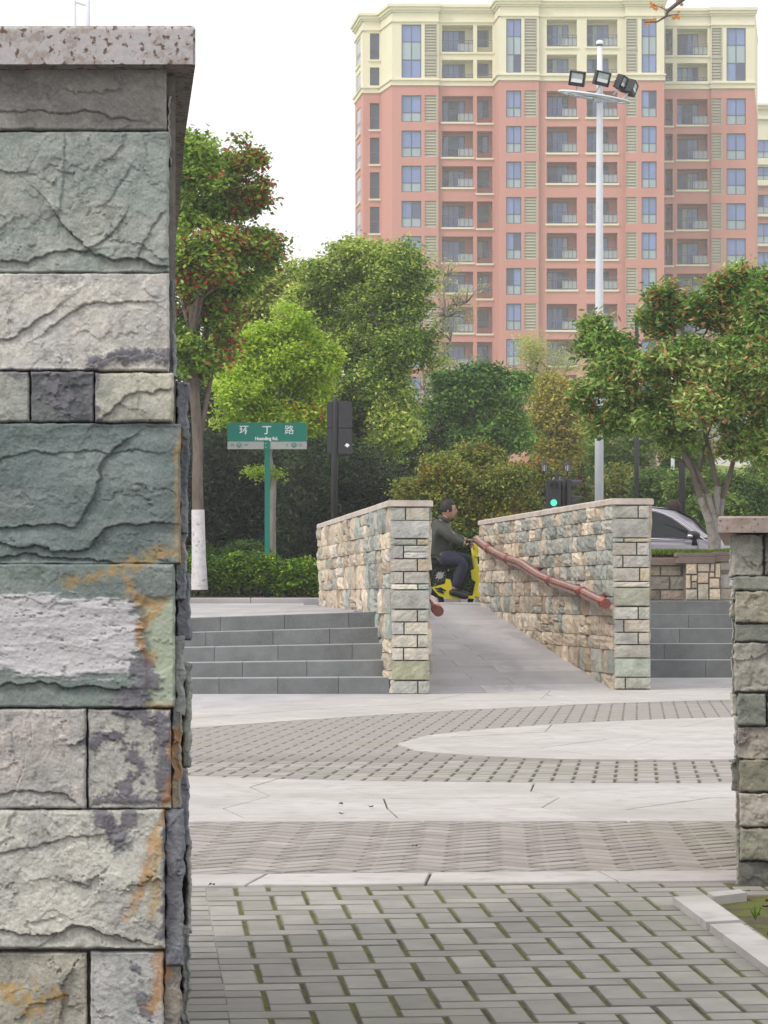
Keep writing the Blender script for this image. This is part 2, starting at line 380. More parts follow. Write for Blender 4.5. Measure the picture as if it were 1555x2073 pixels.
near_m = (paver_mesh('paver', 2*UN-G1, UN-G2, M['paver']), paver_mesh('paver_lengthwise', 2*UN-G2, UN-G1, M['paver']), paver_mesh('half_paver', UN-G1, UN-G2, M['paver']))
far_m = (paver_mesh('paver_small', 2*UN-.012, UN-.013, M['paver2']), paver_mesh('paver_small_lengthwise', 2*UN-.012, UN-.013, M['paver2']), paver_mesh('half_paver_small', UN-.012, UN-.012, M['paver2']))

near = empty('entrance_paving', (0, 8, -.1), kind='structure')
near['label'] = 'grey herringbone pavers with mossy joints at the bottom of the picture'
jp = sheet('joint_bed', [(-1.6,3.0,gz(3.0)-.004),(1.06,3.0,gz(3.0)-.004),(1.30,YB,-.004),(-1.6,YB,-.004)], M['joint'], parent=near)
ang0 = math.atan(.0833)
o1 = P(490.6, 1793.6, YB)               # the first column joint
def col_line(y): return o1.x - (y-YB)*math.tan(ang0)
lx = lambda y: col_line(y) - 1.0*UN
rx = lambda y: col_line(y) + (13.35 if y < 9.25 else 13.35+(y-9.25)*16)*UN
og = (o1.x, YB - .315)
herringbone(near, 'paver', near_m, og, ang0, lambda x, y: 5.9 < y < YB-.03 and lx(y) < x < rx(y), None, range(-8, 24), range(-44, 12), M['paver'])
# border course of pavers lying crosswise along the wall
mb_n = 0
y = YB - .06
while y > 6.0:
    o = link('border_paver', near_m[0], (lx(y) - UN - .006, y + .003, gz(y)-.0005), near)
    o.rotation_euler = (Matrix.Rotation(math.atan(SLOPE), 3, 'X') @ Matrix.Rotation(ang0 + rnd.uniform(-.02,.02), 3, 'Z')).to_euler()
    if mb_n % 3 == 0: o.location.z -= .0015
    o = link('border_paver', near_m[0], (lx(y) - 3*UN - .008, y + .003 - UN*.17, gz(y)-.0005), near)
    o.rotation_euler = (Matrix.Rotation(math.atan(SLOPE), 3, 'X') @ Matrix.Rotation(ang0, 3, 'Z')).to_euler()
    y -= UN*1.0; mb_n += 1

# ---- curves of the plaza pattern, traced on the ground
def curve(pts, ext=0.0):
    q = [G(*p) for p in pts]; return q
def interp(q, x):
    """y on a polyline sorted by x, with linear ends"""
    if x <= q[0].x: a, b = q[0], q[1]
    elif x >= q[-1].x: a, b = q[-2], q[-1]
    else:
        for a, b in zip(q[:-1], q[1:]):
            if a.x <= x <= b.x: break
    return a.y + (b.y-a.y)*(x-a.x)/(b.x-a.x)
def smoothfit(pts, deg=2):
    q = curve(pts); xs = np.array([p.x for p in q]); ys = np.array([p.y for p in q]); return np.poly1d(np.polyfit(xs, ys, deg))
cA = smoothfit([(389,1439.6),(560,1425.5),(768,1414),(960,1404),(1217,1397),(1490,1393)])
cB = smoothfit([(389,1473),(597.6,1461.6),(787,1448),(960,1436.5),(1138,1427.5),(1335.6,1420.7),(1490,1417.6)])
cD = smoothfit([(387,1572.7),(571,1579),(768,1583),(960,1584.7),(1138,1585.7),(1490,1587)])
cE = smoothfit([(387,1665.3),(960,1663),(1490,1664.8)], 1)
cF = smoothfit([(387,1770.8),(700,1772),(960,1769),(1490,1762)], 1)
cG = smoothfit([(387,1792.8),(960,1792),(1230,1789),(1490,1780)], 1)
discF = [(802.5,1507),(863,1490),(960,1479),(1138,1466),(1335.6,1457),(1490,1453),(1620,1456),(1700,1470),(1730,1492)]
discN = [(802.5,1507),(844,1521),(960,1530),(1138,1537),(1336,1539),(1490,1538),(1620,1530),(1700,1514),(1730,1492)]
dF = curve(discF); dN = curve(discN)

plaza = empty('plaza_paving', (0, 18, -.1), kind='structure')
plaza['label'] = 'plaza floor of pale stone bands between fields of small pavers'
XL, XR = -3.2, 5.0
sheet('joint_bed', [(XL,YB+.002,-.008),(XR,YB+.002,-.008),(XR,38.3,-.008),(XL,38.3,-.008)], M['joint2'], parent=plaza)

def slab_band(parent, f0, f1, x0, x1, rows, step, m, top=.004, jit=.25, name='slab', thick=.05, gap=.0055, lean=0.0, clamp=False):
    """pale slabs between two curves y=f0(x) and y=f1(x): each one a piece of its own with a joint around it"""
    n = max(1, int(round((x1-x0)/step)))
    grid = []
    for r in range(rows+1):
        off = .5*(r % 2)
        row = []
        for i in range(n+2):
            u = x0 + (x1-x0)*(i - off)/n + lean*r/rows*step
            if 0 < i < n+1: u += rnd.uniform(-jit, jit)*step
            if clamp: u = min(max(u, x0), x1)
            t = r/rows + (rnd.uniform(-jit, jit)/rows*.6 if 0 < r < rows else 0)
            row.append((u, t))
        grid.append(row)
    def pt(u, t): return Vector((u, f0(u)*(1-t) + f1(u)*t, 0))
    for r in range(rows):
        for i in range(n+1):
            a, b, c_, d = grid[r][i], grid[r][i+1], grid[r+1][i+1], grid[r+1][i]
            poly = []
            for p, q in ((a, b), (b, c_), (c_, d), (d, a)):
                k = 5 if (p[1] in (0, 1) and q[1] == p[1]) else 1
                for e in range(k): poly.append(pt(p[0]+(q[0]-p[0])*e/k, p[1]+(q[1]-p[1])*e/k))
            cen = sum(poly, Vector())/len(poly)
            if clamp and max(p.x for p in poly)-min(p.x for p in poly) < .05: continue
            poly2 = []
            for p in poly:
                dv = cen-p; L_ = dv.length
                poly2.append(p + dv*(gap/max(L_, .05)) + Vector((0,0,top)))
            h = rnd.uniform(-.0008, .0008)
            mb = MB(); nn = len(poly2)
            top_in = [p + (cen-p)*(.003/max((cen-p).length,.05)) + Vector((0,0,h)) for p in poly2]
            low = [p - Vector((0,0,.003)) for p in poly2]; bot = [p - Vector((0,0,thick)) for p in poly2]
            mb.add(bot+low+top_in, [tuple(range(2*nn,3*nn))] + [(q_+k, q_+(k+1)%nn, q_+nn+(k+1)%nn, q_+nn+k) for q_ in (0, nn) for k in range(nn)])
            mb.build(name, m, parent)
# kerb-like light band, the wide band, the ring and the disc
slab_band(plaza, cG, cF, -1.5, 2.4, 1, .56, M['slab'], jit=.15, lean=.5)
edge_lo = lambda x: cE(x) + .0; edge_hi = lambda x: cE(x) + .17
slab_band(plaza, edge_lo, edge_hi, -1.6, 2.6, 1, .8, M['slab'], jit=.1, lean=.3)
slab_band(plaza, edge_hi, cD, -1.6, 2.6, 4, .62, M['slab'], jit=.33)
slab_band(plaza, cB, cA, -2.6, 4.2, 2, .9, M['slab'], jit=.2)
def fdN(x): return interp(dN, x)
def fdF(x): return interp(dF, x)
slab_band(plaza, fdN, fdF, dN[0].x+.003, dN[-1].x-.003, 4, .6, M['slab'], jit=.25, clamp=True)
# 45 degree herringbone strip
strip = empty('zigzag_paving', (0, 11, -.1), kind='structure'); strip['label'] = 'strip of zigzag pavers between two pale bands'
zig_m = (paver_mesh('paver_zigzag', 2*UN-.015, UN-.018, M['paver2']), paver_mesh('paver_zigzag_lengthwise', 2*UN-.015, UN-.018, M['paver2']), paver_mesh('half_paver_zigzag', UN-.015, UN-.015, M['paver2']))
herringbone(strip, 'paver', zig_m, (0, 11), R(43), lambda x, y: cF(x)-.03 < y < cE(x)+.05 and -1.05 < x < 1.45+.02*(y-10) and x > -.75-.06*(y-10), None, range(-40, 40), range(-40, 40), M['paver2'], limit=298, slope=False)
# the ring field round the disc
ring = empty('ring_paving', (0, 18, -.1), kind='structure'); ring['label'] = 'field of small pavers curving round the pale disc'
def in_ring(x, y):
    if not (cD(x)-.08 < y < cB(x)+.1) or abs(x-.45) > 2.6: return False
    if dN[0].x+.05 < x < dN[-1].x-.05 and fdN(x)+.05 < y < fdF(x)-.05: return False
    lim = (385-CXP)/FPX*y - .25, (1495-CXP)/FPX*y + .25
    return lim[0] < x < lim[1]
herringbone(ring, 'paver', far_m, (0, 15), -math.atan(.083), in_ring, None, range(-60, 70), range(-20, 120), M['paver2'], limit=298, slope=False)
# darker brick apron at the foot of the steps
ap = sheet('apron_paving', [(-3, cA(-3)-.05, -.004), (0, cA(0)-.05, -.004), (4.2, cA(4.2)-.05, -.004), (4.2,35,-.004), (-3,35,-.004)], M['slab2'])

# ------------------------------------------------------------ walls of split stone
PAL_WARM = [lin(178,160,132), lin(190,170,140), lin(165,150,128), lin(200,184,158), lin(150,140,122), lin(172,150,128), lin(185,175,160), lin(150,128,100)]
PAL_COOL = [lin(128,140,132), lin(118,132,128), lin(140,146,138), lin(148,148,138), lin(108,122,118)]
PAL_END = [lin(164,164,160), lin(172,170,164), lin(150,152,148), lin(184,178,166), lin(156,160,150), lin(168,156,142), lin(146,154,142)]
PAL_WARM = [tuple(q*.72+m_*.28 for q, m_ in zip(desat(c,.28,1.22), (.40,.36,.30))) for c in PAL_WARM]; PAL_COOL = [tuple(q*.7+m_*.3 for q, m_ in zip(desat(c,.4,1.35), (.38,.36,.31))) for c in PAL_COOL]
def block(parent, O, U, Nn, u0, v0, u1, v1, proud, back, rough, color, nu=4, nv=4, name='stone', m=None, gap=.005, seed=0):
    """one rough-faced stone on a wall: O origin, U along, Nn outward"""
    U = Vector(U); Nn = Vector(Nn); Z = Vector((0,0,1)); vs_ = []
    u0 += gap/2; u1 -= gap/2; v0 += gap/2; v1 -= gap/2
    w, h = u1-u0, v1-v0
    tilt = rnd.uniform(-1,1)*rough*.5; tilt2 = rnd.uniform(-1,1)*rough*.5
    jit = min(w, h)*.05
    for j in range(nv+1):
        for i in range(nu+1):
            a, b = i/nu, j/nv
            e = min(a, 1-a)*nu*min(b, 1-b)*nv
            edge = i in (0, nu) or j in (0, nv)
            d = proud + (0 if not edge else -rough*.7) + (rnd.uniform(-1,1)*rough*.55) + tilt*(a-.5) + tilt2*(b-.5)
            ju = rnd.uniform(-jit, jit) if edge else rnd.uniform(-jit, jit)*1.5; jv = rnd.uniform(-jit, jit)
            vs_.append(O + U*(u0+w*a+ju*(0 if i in (0,nu) else 1)) + Z*(v0+h*b+jv*(0 if j in (0,nv) else 1)) + Nn*d)
    fs = [(j*(nu+1)+i, j*(nu+1)+i+1, (j+1)*(nu+1)+i+1, (j+1)*(nu+1)+i) for j in range(nv) for i in range(nu)]
    per = [i for i in range(nu+1)] + [j*(nu+1)+nu for j in range(1, nv+1)] + [nv*(nu+1)+i for i in range(nu-1, -1, -1)] + [j*(nu+1) for j in range(nv-1, 0, -1)]
    b0 = len(vs_)
    for k in per: 
        p = vs_[k]; dist = (p-O).dot(Nn); vs_.append(p - Nn*(dist+back))
    n = len(per)
    for k in range(n): fs.append((per[k], b0+k, b0+(k+1)%n, per[(k+1)%n]))
    return mk(name, vs_, fs, m or M['stone'], parent, color)
def masonry(parent, O, U, Nn, length, z0, z1, floor, wr, hr, proud, rough, pal, limit=285):
    """random courses; floor(u) is the ground height along the wall: stones wholly below are left out"""
    rects = []; v = z0
    while v < z1-.01:
        h = rnd.uniform(*hr)
        if z1-(v+h) < hr[0]*.7: h = z1-v
        u = 0.0
        while u < length-.01:
            w = rnd.uniform(*wr)
            if length-(u+w) < wr[0]*.7: w = length-u
            if h > hr[0]*1.5 and rnd.random() < .35:
                s_ = rnd.uniform(.38, .62); rects += [(u, v, u+w, v+h*s_), (u, v+h*s_, u+w, v+h)]
            elif w > wr[0]*1.4 and rnd.random() < .2:
                s_ = rnd.uniform(.35,.65); rects += [(u, v, u+w*s_, v+h), (u+w*s_, v, u+w, v+h)]
            else: rects.append((u, v, u+w, v+h))
            u += w
        v += h
    rects = [r for r in rects if r[3] > floor((r[0]+r[2])/2)+.01]
    for r in rects[:limit]:
        c = pal((r[0]+r[2])/2, (r[1]+r[3])/2)
        k = rnd.uniform(.86, 1.12)
        block(parent, O, U, Nn, *r, rnd.uniform(*proud), .04, rough, tuple(min(.9, q*k) for q in c), nu=4, nv=4)
    return len(rects)

def cap_stones(parent, pts, half, z0, z1, m, n_, bev=.012, jog=.0):
    """coping along a line of plan points: separate stones, chamfered"""
    a, b = Vector(pts[0]), Vector(pts[1]); d = (b-a); L_ = d.length; d.normalize(); nrm = Vector((d.y, -d.x, 0))
    for k in range(n_):
        s0, s1 = L_*k/n_ + (.002 if k else 0), L_*(k+1)/n_ - .002
        prof = [(-half, z0), (half, z0), (half, z1-bev), (half-bev, z1), (-half+bev, z1), (-half, z1-bev)]
        dz = rnd.uniform(-.0015,.0015)*1.0
        q = [a + d*s0 + nrm*p[0] + Vector((0,0,p[1]+dz)) for p in prof]
        MB().prism(q, None, d*(s1-s0)).build('coping', m, parent)

# ---- left ramp wall
LW0 = P(790, 1404, 28.2); LW1 = P(645.5, 1230, 37.6)
lw_dir = Vector((LW1.x-LW0.x, LW1.y-LW0.y, 0)); lw_len = lw_dir.length; lw_dir.normalize()
lw_n = Vector((-lw_dir.y, lw_dir.x, 0))       # towards the left
TH = .37
WT = 1.722
def end_face(parent, O, U, stones, pal, z_of, x_of):
    for (x0, y0, x1, y1, c) in stones:
        block(parent, O, U, Vector((0,-1,0)), x_of(x0), z_of(y1), x_of(x1), z_of(y0), .012, .06, .006, c, nu=6, nv=4, gap=.003)
lwall = empty('ramp_wall', (LW0.x+.18, 28.3, 0), 'low split-stone ramp wall left of the slope, nearer the steps with the green road sign behind', 'wall', 'stone walls beside the ramp')
core = MB(); 
def wall_core(mb, A, B, nrm, th, z0, z1, ins=.012):
    a = A + nrm*(-ins); b = B + nrm*(-ins)
    q = [Vector((a.x, a.y, z0)), Vector((a.x-nrm.x*(th-2*ins), a.y-nrm.y*(th-2*ins), z0)), Vector((b.x-nrm.x*(th-2*ins), b.y-nrm.y*(th-2*ins), z0)), Vector((b.x, b.y, z0))]
    mb.prism(q, None, (0,0,z1-z0))
wall_core(core, LW0+lw_dir*.02, LW1, lw_n, TH, -.1, WT); core.build('core', M['mortar'], lwall)
def pal_left(u, v):
    cool = math.exp(-((u-1.6)/1.1)**2)
    if v < .5: cool *= .8
    return rnd.choice(PAL_COOL) if rnd.random() < cool*.8+.06 else rnd.choice(PAL_WARM)
def ramp_z(u): return max(0, min(.80, .80*u/9.4))
masonry(lwall, Vector((LW0.x, LW0.y, 0)), lw_dir, lw_n, lw_len, 0, WT, lambda u: (.15*min(5, max(0, int((u-.3)/.33)+1)) if u > .3 else -1)-.06, (.26,.72), (.12,.25), (.01,.04), .024, pal_left)
# inner face of the same wall (towards the ramp)
O_in = Vector((LW0.x, LW0.y, 0)) - lw_n*TH
masonry(lwall, O_in, lw_dir, -lw_n, lw_len, 0, WT, lambda u: ramp_z(u)-.03, (.8,1.3), (.16,.28), (.005,.03), .02, pal_left, limit=120)
E0 = lambda *c: tuple(q*m_ for q, m_ in zip(desat(lin(*c), .38, 1.12), (1.03,1.0,.94)))
lend = [(790,1028,820,1053,E0(160,164,158)),(822,1028,869,1053,E0(166,162,148)),(790,1054,869,1089,E0(158,163,166)),(790,1092,843,1103,E0(140,148,138)),(845,1092,868,1103,E0(160,150,120)),
 (790,1105,816,1130,E0(148,152,152)),(818,1105,868,1117,E0(160,164,160)),(818,1118,868,1130,E0(174,176,174)),(790,1132,844,1156,E0(158,156,148)),(846,1132,868,1156,E0(168,152,126)),
 (790,1158,816,1181,E0(164,162,158)),(818,1158,868,1181,E0(152,152,148)),(792,1183,845,1193,E0(200,196,184)),(847,1183,868,1193,E0(150,166,168)),(791,1195,869,1232,E0(150,154,150)),
 (792,1235,844,1258,E0(164,164,156)),(846,1235,868,1258,E0(156,162,156)),(793,1260,817,1284,E0(166,170,172)),(819,1260,867,1284,E0(184,180,166)),(793,1286,844,1310,E0(180,176,164)),(846,1286,868,1310,E0(160,162,152)),
 (794,1312,816,1336,E0(180,176,170)),(818,1312,868,1336,E0(184,176,166)),(794,1338,870,1376,E0(150,152,122)),(795,1379,845,1404,E0(160,166,162)),(847,1379,870,1404,E0(158,164,160))]
sL = FPX/28.2
end_face(lwall, Vector((LW0.x, LW0.y, 0)), Vector((1,0,0)), lend, None, lambda y: (1404-y)/sL, lambda x: (x-790)/sL)
cap_stones(lwall, (Vector((LW0.x,LW0.y,0)) - lw_n*TH/2 - lw_dir*.035, Vector((LW1.x,LW1.y,0)) - lw_n*TH/2 + lw_dir*.03), TH/2+.024, WT, WT+.056, M['granite_far'], 7)

# ---- right ramp wall
DR0 = 29.2
RW0 = Vector(((1240-CXP)*DR0/FPX, DR0, 0)); RW1 = Vector(((972-CXP)*38.0/FPX, 38.0, 0))
rw_dir = (RW1-RW0); rw_len = rw_dir.length; rw_dir.normalize(); rw_n = Vector((-rw_dir.y, rw_dir.x, 0))
RT = EYE + (HOR-1021)*DR0/FPX
rwall = empty('ramp_wall', (RW0.x+.18, RW0.y+.1, 0), 'low split-stone ramp wall right of the slope, with the long wavy handrail on its face', 'wall', 'stone walls beside the ramp')
core = MB(); wall_core(core, RW0+rw_dir*.02, RW1, rw_n, TH, -.1, RT); core.build('core', M['mortar'], rwall)
def pal_right(u, v):
    cool = .55 if (v > ramp_z(u)+.75 and u < 6) else .12
    if u < 1.0: cool = .7 if v > .6 else .2
    return rnd.choice(PAL_COOL) if rnd.random() < cool else rnd.choice(PAL_WARM)
masonry(rwall, RW0, rw_dir, rw_n, rw_len, 0, RT, lambda u: ramp_z(u)-.03, (.24,.62), (.12,.25), (.006,.034), .021, pal_right, limit=298)
rend = [(1240,1024,1291,1048,E0(150,152,144)),(1293,1024,1314,1048,E0(170,168,164)),(1240,1050,1314,1088,E0(146,148,146)),(1240,1090,1262,1097,E0(158,160,156)),(1264,1090,1314,1097,E0(178,166,132)),
 (1240,1099,1288,1123,E0(162,156,148)),(1290,1099,1314,1123,E0(172,170,172)),(1241,1125,1260,1148,E0(156,158,152)),(1262,1125,1315,1148,E0(152,152,152)),(1241,1150,1294,1176,E0(160,156,148)),(1296,1150,1315,1176,E0(180,166,140)),
 (1241,1178,1315,1188,E0(182,178,168)),(1242,1190,1315,1226,E0(144,148,132)),(1242,1229,1291,1253,E0(170,174,172)),(1293,1229,1315,1253,E0(158,162,156)),(1243,1255,1262,1279,E0(150,154,150)),(1264,1255,1315,1279,E0(170,160,148)),
 (1243,1281,1291,1304,E0(160,164,158)),(1293,1281,1315,1304,E0(168,160,148)),(1243,1306,1316,1331,E0(160,158,152)),(1244,1333,1317,1370,E0(150,166,154)),(1244,1372,1265,1394,E0(170,168,160)),(1267,1372,1317,1394,E0(156,162,150))]
sR = FPX/DR0
end_face(rwall, RW0, Vector((1,0,0)), rend, None, lambda y: EYE+(HOR-y)/sR, lambda x: (x-1240)/sR)
O_out = RW0 - rw_n*TH
masonry(rwall, O_out, rw_dir, -rw_n, rw_len, 0, RT, lambda u: -1, (.9,1.4), (.18,.3), (.005,.02), .015, pal_right, limit=100)
cap_stones(rwall, (RW0 - rw_n*TH/2 - rw_dir*.035, RW1 - rw_n*TH/2 + rw_dir*.03), TH/2+.024, RT, RT+.058, M['granite_far'], 7)

# ---- ramp
rampo = empty('ramp', (1.2, 28.6, 0), kind='structure'); rampo['label'] = 'pale slab ramp climbing between two stone walls'
nrow = 17
for r in range(nrow):
    t0, t1 = r/nrow, (r+1)/nrow
    def edge(t): 
        a = O_in + lw_dir*(lw_len*t); b = RW0 + rw_dir*(rw_len*t); return a.lerp(b, 0), b
    a0, b0 = edge(t0); a1, b1 = edge(t1)
    offs = .5*(r % 2)
    cuts = [0] + ([.5] if r % 2 else [.3]) + [1]
    for c0, c1 in zip(cuts[:-1], cuts[1:]):
        g = .0012
        q = []
        for (a, b, t) in ((a0, b0, t0), (a1, b1, t1)):
            for c in (c0+g, c1-g):
                p = a.lerp(b, c); tt = t + (g/10 if t == t0 else -g/10); q.append(Vector((p.x, p.y + (.013 if t == t0 else -.013), .80*t + .004)))
        poly = [q[0], q[1], q[3], q[2]]
        MB().prism([p - Vector((0,0,.05)) for p in poly], None, (0,0,.05)).build('slab', M['slab2'], rampo)
bed = MB(); bed.prism([Vector((O_in.x, 28.4, -.02)), Vector((RW0.x, 29.3, -.02)), Vector((RW1.x, RW1.y, .774)), Vector((LW1.x+TH, LW1.y, .774))], None, (0,0,.012)); bed.build('bed', M['mortar'], rampo)
cr = MB(); cr.cbox((LW1.x+.30, 37.75, .5), (RW1.x+.05, 38.34, .815), .01); cr.build('threshold', M['slab'], rampo)

# ---- left steps
steps = empty('stone_steps', (-.8, 28.3, 0), kind='structure'); steps['label'] = 'five dark granite steps left of the ramp'
def wx(y): return LW0.x + (y-LW0.y)*lw_dir.x/lw_dir.y - .01
def szl(z, x): return z*(1 - .075*max(0, (wx(29)-x)/1.7))
joints = {0:[-.42,-.98,-1.52],1:[-.72,-1.32],2:[-.30,-1.0,-1.6],3:[-.52,-1.06,-1.7],4:[-.34,-.96,-1.58]}
for k in range(5):
    y0 = 28.22 + .33*k; z1 = .15*(k+1); xr = wx(y0)+.005
    xs = [xr] + [x for x in joints[k]] + [-2.9]
    for xa, xb in zip(xs[:-1], xs[1:]):
        q = []
        for x in (xb+.002, xa-.002):
            q.append(x)
        mb = MB(); ch = .006
        def ring_(y_, zo, i): return y_
        v = []
        for x in q:
            zt = szl(z1, x); zb = szl(z1-.15, x)
            v += [(x,y0,zb-.02),(x,y0,zt-ch),(x,y0+ch,zt),(x,y0+.42,zt),(x,y0+.42,zb-.02)]
        mb.add(v, [(0,5,6,1),(1,6,7,2),(2,7,8,3),(3,8,9,4),(0,1,2,3,4),(9,8,7,6,5)])
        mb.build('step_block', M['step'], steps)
# platform above the left steps: pale slabs
yk = 28.22+.33*4+.42
tl = empty('terrace', (-2, 32, .7), kind='structure'); tl['label'] = 'pale slab terrace above the left steps'
rows = [yk+.004, 31.2, 32.8, 34.6, 36.4, 38.3, 40.4]
for r in range(len(rows)-1):
    y0, y1 = rows[r], rows[r+1]-.006
    x = -3.6 + .4*(r%2)
    while x < .1:
        xe = x+1.1
        xr0, xr1 = min(xe, wx(y0)), min(xe, wx(y1))
        if xe < wx(y1)+1.0:
            def zt(x_, y_): 
                a = szl(.75, x_); return a + (.80-a)*(y_-yk)/(40.4-yk)
            if xr0 - x > .06:
                q = [Vector((x+.004,y0,zt(x,y0))), Vector((xr0,y0,zt(xr0,y0))), Vector((max(x+.02,xr1),y1,zt(xr1,y1))), Vector((x+.004,y1,zt(x,y1)))]
                MB().prism([p-Vector((0,0,.12)) for p in q], None, (0,0,.12)).build('slab', M['slab2'], tl)
        x = xe
MB().box((-3.7,yk,.2),(-.35,40.4,.60)).build('base', M['mortar'], tl)
# kerb with the planted bed behind
kerb = empty('kerb', (-1.2, 40.5, .6), kind='structure'); kerb['label'] = 'grey kerb along the planted bed'
x = -3.6
while x < 2.0:
    w = .92
    MB().cbox((x+.004,40.42,.5),(x+w-.004,40.56,.872), .012).build('kerbstone', M['slab2'], kerb); x += w
bed2 = sheet('planting_bed', [(-5,40.56,.85),(2.3,40.56,.85),(2.3,52,.9),(-5,52,.9)], M['soil'], thick=.4)

# ---- right steps
st2 = empty('stone_steps', (3.1, 33.6, 0), kind='structure'); st2['label'] = 'dark granite steps between the right ramp wall and the planter'
XA2, XB2 = 2.2, 4.4
hts = [(1368,1336),(1336,1303),(1303,1272),(1272,1243),(1243,1216)]
jj = {0:[3.55],1:[3.12,3.98],2:[3.32],3:[3.45],4:[3.0]}
Dq = 33.8
for k, (yb, yt) in enumerate(hts):
    y0 = Dq + (.30*k if k < 4 else .30*3+.004)
    s_ = FPX/y0; zt = EYE+(HOR-yt)/s_; zb = EYE+(HOR-yb)/s_
    if k == 0: zb = -.05
    xs = [XA2]+jj[k]+[XB2]
    for xa, xb in zip(xs[:-1], xs[1:]):
        v = []; ch = .006
        for x in (xa+.002, xb-.002): v += [(x,y0,zb-.02),(x,y0,zt-ch),(x,y0+ch,zt),(x,y0+.40,zt),(x,y0+.40,zb-.02)]
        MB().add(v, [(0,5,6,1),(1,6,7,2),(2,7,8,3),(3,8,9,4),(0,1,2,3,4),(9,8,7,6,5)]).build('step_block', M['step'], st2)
Ztop2 = zt
MB().box((XA2, Dq+1.1, .3),(5.5, 36.6, Ztop2-.004)).build('landing', M['slab2'], st2)

# ---- planter behind the right steps
pl = empty('planter', (3.4, 36.5, .8), 'low stone planter with a brown coping and grass above the right steps', 'planter')
DP = 36.5; sp = FPX/DP
zz = lambda y, D=DP: EYE+(HOR-y)*D/FPX
xx = lambda x, D=DP: (x-CXP)*D/FPX
MB().box((xx(1290), DP+.02, .6),(xx(1384), DP+.4, zz(1144))).build('core', M['mortar'], pl)
for (x0,y0,x1,y1,c) in [(1300,1146,1336,1165,E0(150,140,112)),(1338,1146,1378,1165,E0(160,150,132)),(1300,1167,1355,1193,E0(132,130,120)),(1357,1167,1384,1193,E0(140,144,138)),(1300,1195,1336,1214,E0(122,110,100)),(1338,1195,1384,1214,E0(158,140,130))]:
    block(pl, Vector((0,DP,0)), Vector((1,0,0)), Vector((0,-1,0)), xx(x0), zz(y1), xx(x1), zz(y0), .008, .05, .008, c, nu=5, nv=3)
D3 = 36.1
MB().box((xx(1390,D3), D3+.02, .6),(xx(1560,D3), D3+1.2, zz(1139,D3))).build('core', M['mortar'], pl)
for (x0,y0,x1,y1) in [(1389,1141,1410,1162),(1389,1164,1398,1191),(1400,1164,1411,1177),(1400,1178,1411,1191),(1389,1193,1411,1214),(1412,1141,1436,1157),(1412,1159,1434,1180),(1413,1182,1434,1214),(1436,1159,1446,1169),(1438,1141,1446,1157),(1436,1171,1456,1190),(1436,1192,1458,1214),(1448,1141,1458,1169)]:
    block(pl, Vector((0,D3,0)), Vector((1,0,0)), Vector((0,-1,0)), xx(x0,D3), zz(y1,D3), xx(x1,D3), zz(y0,D3), rnd.uniform(.02,.04), .05, .014, rnd.choice([E0(206,186,160),E0(196,172,146),E0(186,176,158),E0(170,164,148)]), nu=4, nv=4)
for (x0,y0,x1,y1,c) in [(1459,1138,1500,1154,E0(160,152,146)),(1459,1156,1500,1160,E0(150,112,92)),(1459,1162,1500,1190,E0(158,152,154)),(1460,1192,1500,1214,E0(168,150,142))]:
    block(pl, Vector((0,D3+.02,0)), Vector((1,0,0)), Vector((0,-1,0)), xx(x0,D3), zz(y1,D3), xx(x1,D3), zz(y0,D3), .01, .05, .008, c, nu=5, nv=3)
def slabbox(D, x0, x1, y0, y1, dep, name='coping', m='brown'):
    MB().cbox((xx(x0,D), D-.05, zz(y1,D)), (xx(x1,D), D+dep, zz(y0,D)), .008).build(name, M[m], pl)
slabbox(DP, 1296, 1378, 1129, 1144, .35)
slabbox(D3, 1373, 1447, 1127, 1140, .35); slabbox(D3+.01, 1370, 1448, 1119, 1126.5, .35)
slabbox(D3+.05, 1447.5, 1560, 1125, 1137, .35); slabbox(D3+.06, 1447.5, 1560, 1117, 1124.5, .35)
MB().box((xx(1290), DP+.33, .6),(4.8, 38.3, zz(1122))).build('soil', M['soil'], pl)
# ------------------------------------------------------------ near pillars: every stone sculpted
def seg_dist(X, Y, pts):
    """distance and signed side to a polyline (pixel units)"""
    best = np.full(X.shape, 1e9); sg = np.zeros(X.shape)
    for (ax, ay), (bx, by) in zip(pts[:-1], pts[1:]):
        dx, dy = bx-ax, by-ay; L2 = dx*dx+dy*dy+1e-9
        t = np.clip(((X-ax)*dx+(Y-ay)*dy)/L2, 0, 1)
        ex, ey = X-(ax+t*dx), Y-(ay+t*dy); d = np.sqrt(ex*ex+ey*ey)
        s_ = np.sign(dx*ey-dy*ex); m = d < best
        best = np.where(m, d, best); sg = np.where(m, s_, sg)
    return best, sg
DN = 4.65
MORT = np.array(lin(114,113,119)); RUST = np.array(lin(172,118,44)); RUST2 = np.array(lin(172,140,76)); LIME = np.array(lin(192,190,194))
RUSTS = [([(292,1215),(330,1222),(318,1240),(292,1262),(283,1290),(292,1315),(305,1335)], 7, RUST, 9),
         ([(250,1170),(262,1195),(290,1225)], 4, RUST2, 10),
         ([(347,1480),(352,1520),(350,1560),(345,1610),(333,1650),(318,1680),(302,1730),(290,1780),(272,1825),(255,1862)], 5, RUST, 8),
         ([(322,1700),(312,1760),(318,1810),(305,1850)], 7, RUST2, 8),
         ([(330,1930),(322,1990),(312,2040)], 8, RUST, 12), ([(362,880),(360,1140)], 2, RUST2, 5), ([(335,1120),(250,1150),(200,1165),(140,1175)], 8, RUST2*.8, 16),
         ([(10,2010),(60,2030),(120,2020)], 8, RUST2, 60), ([(345,1432),(300,1428)], 3, RUST, 5)]
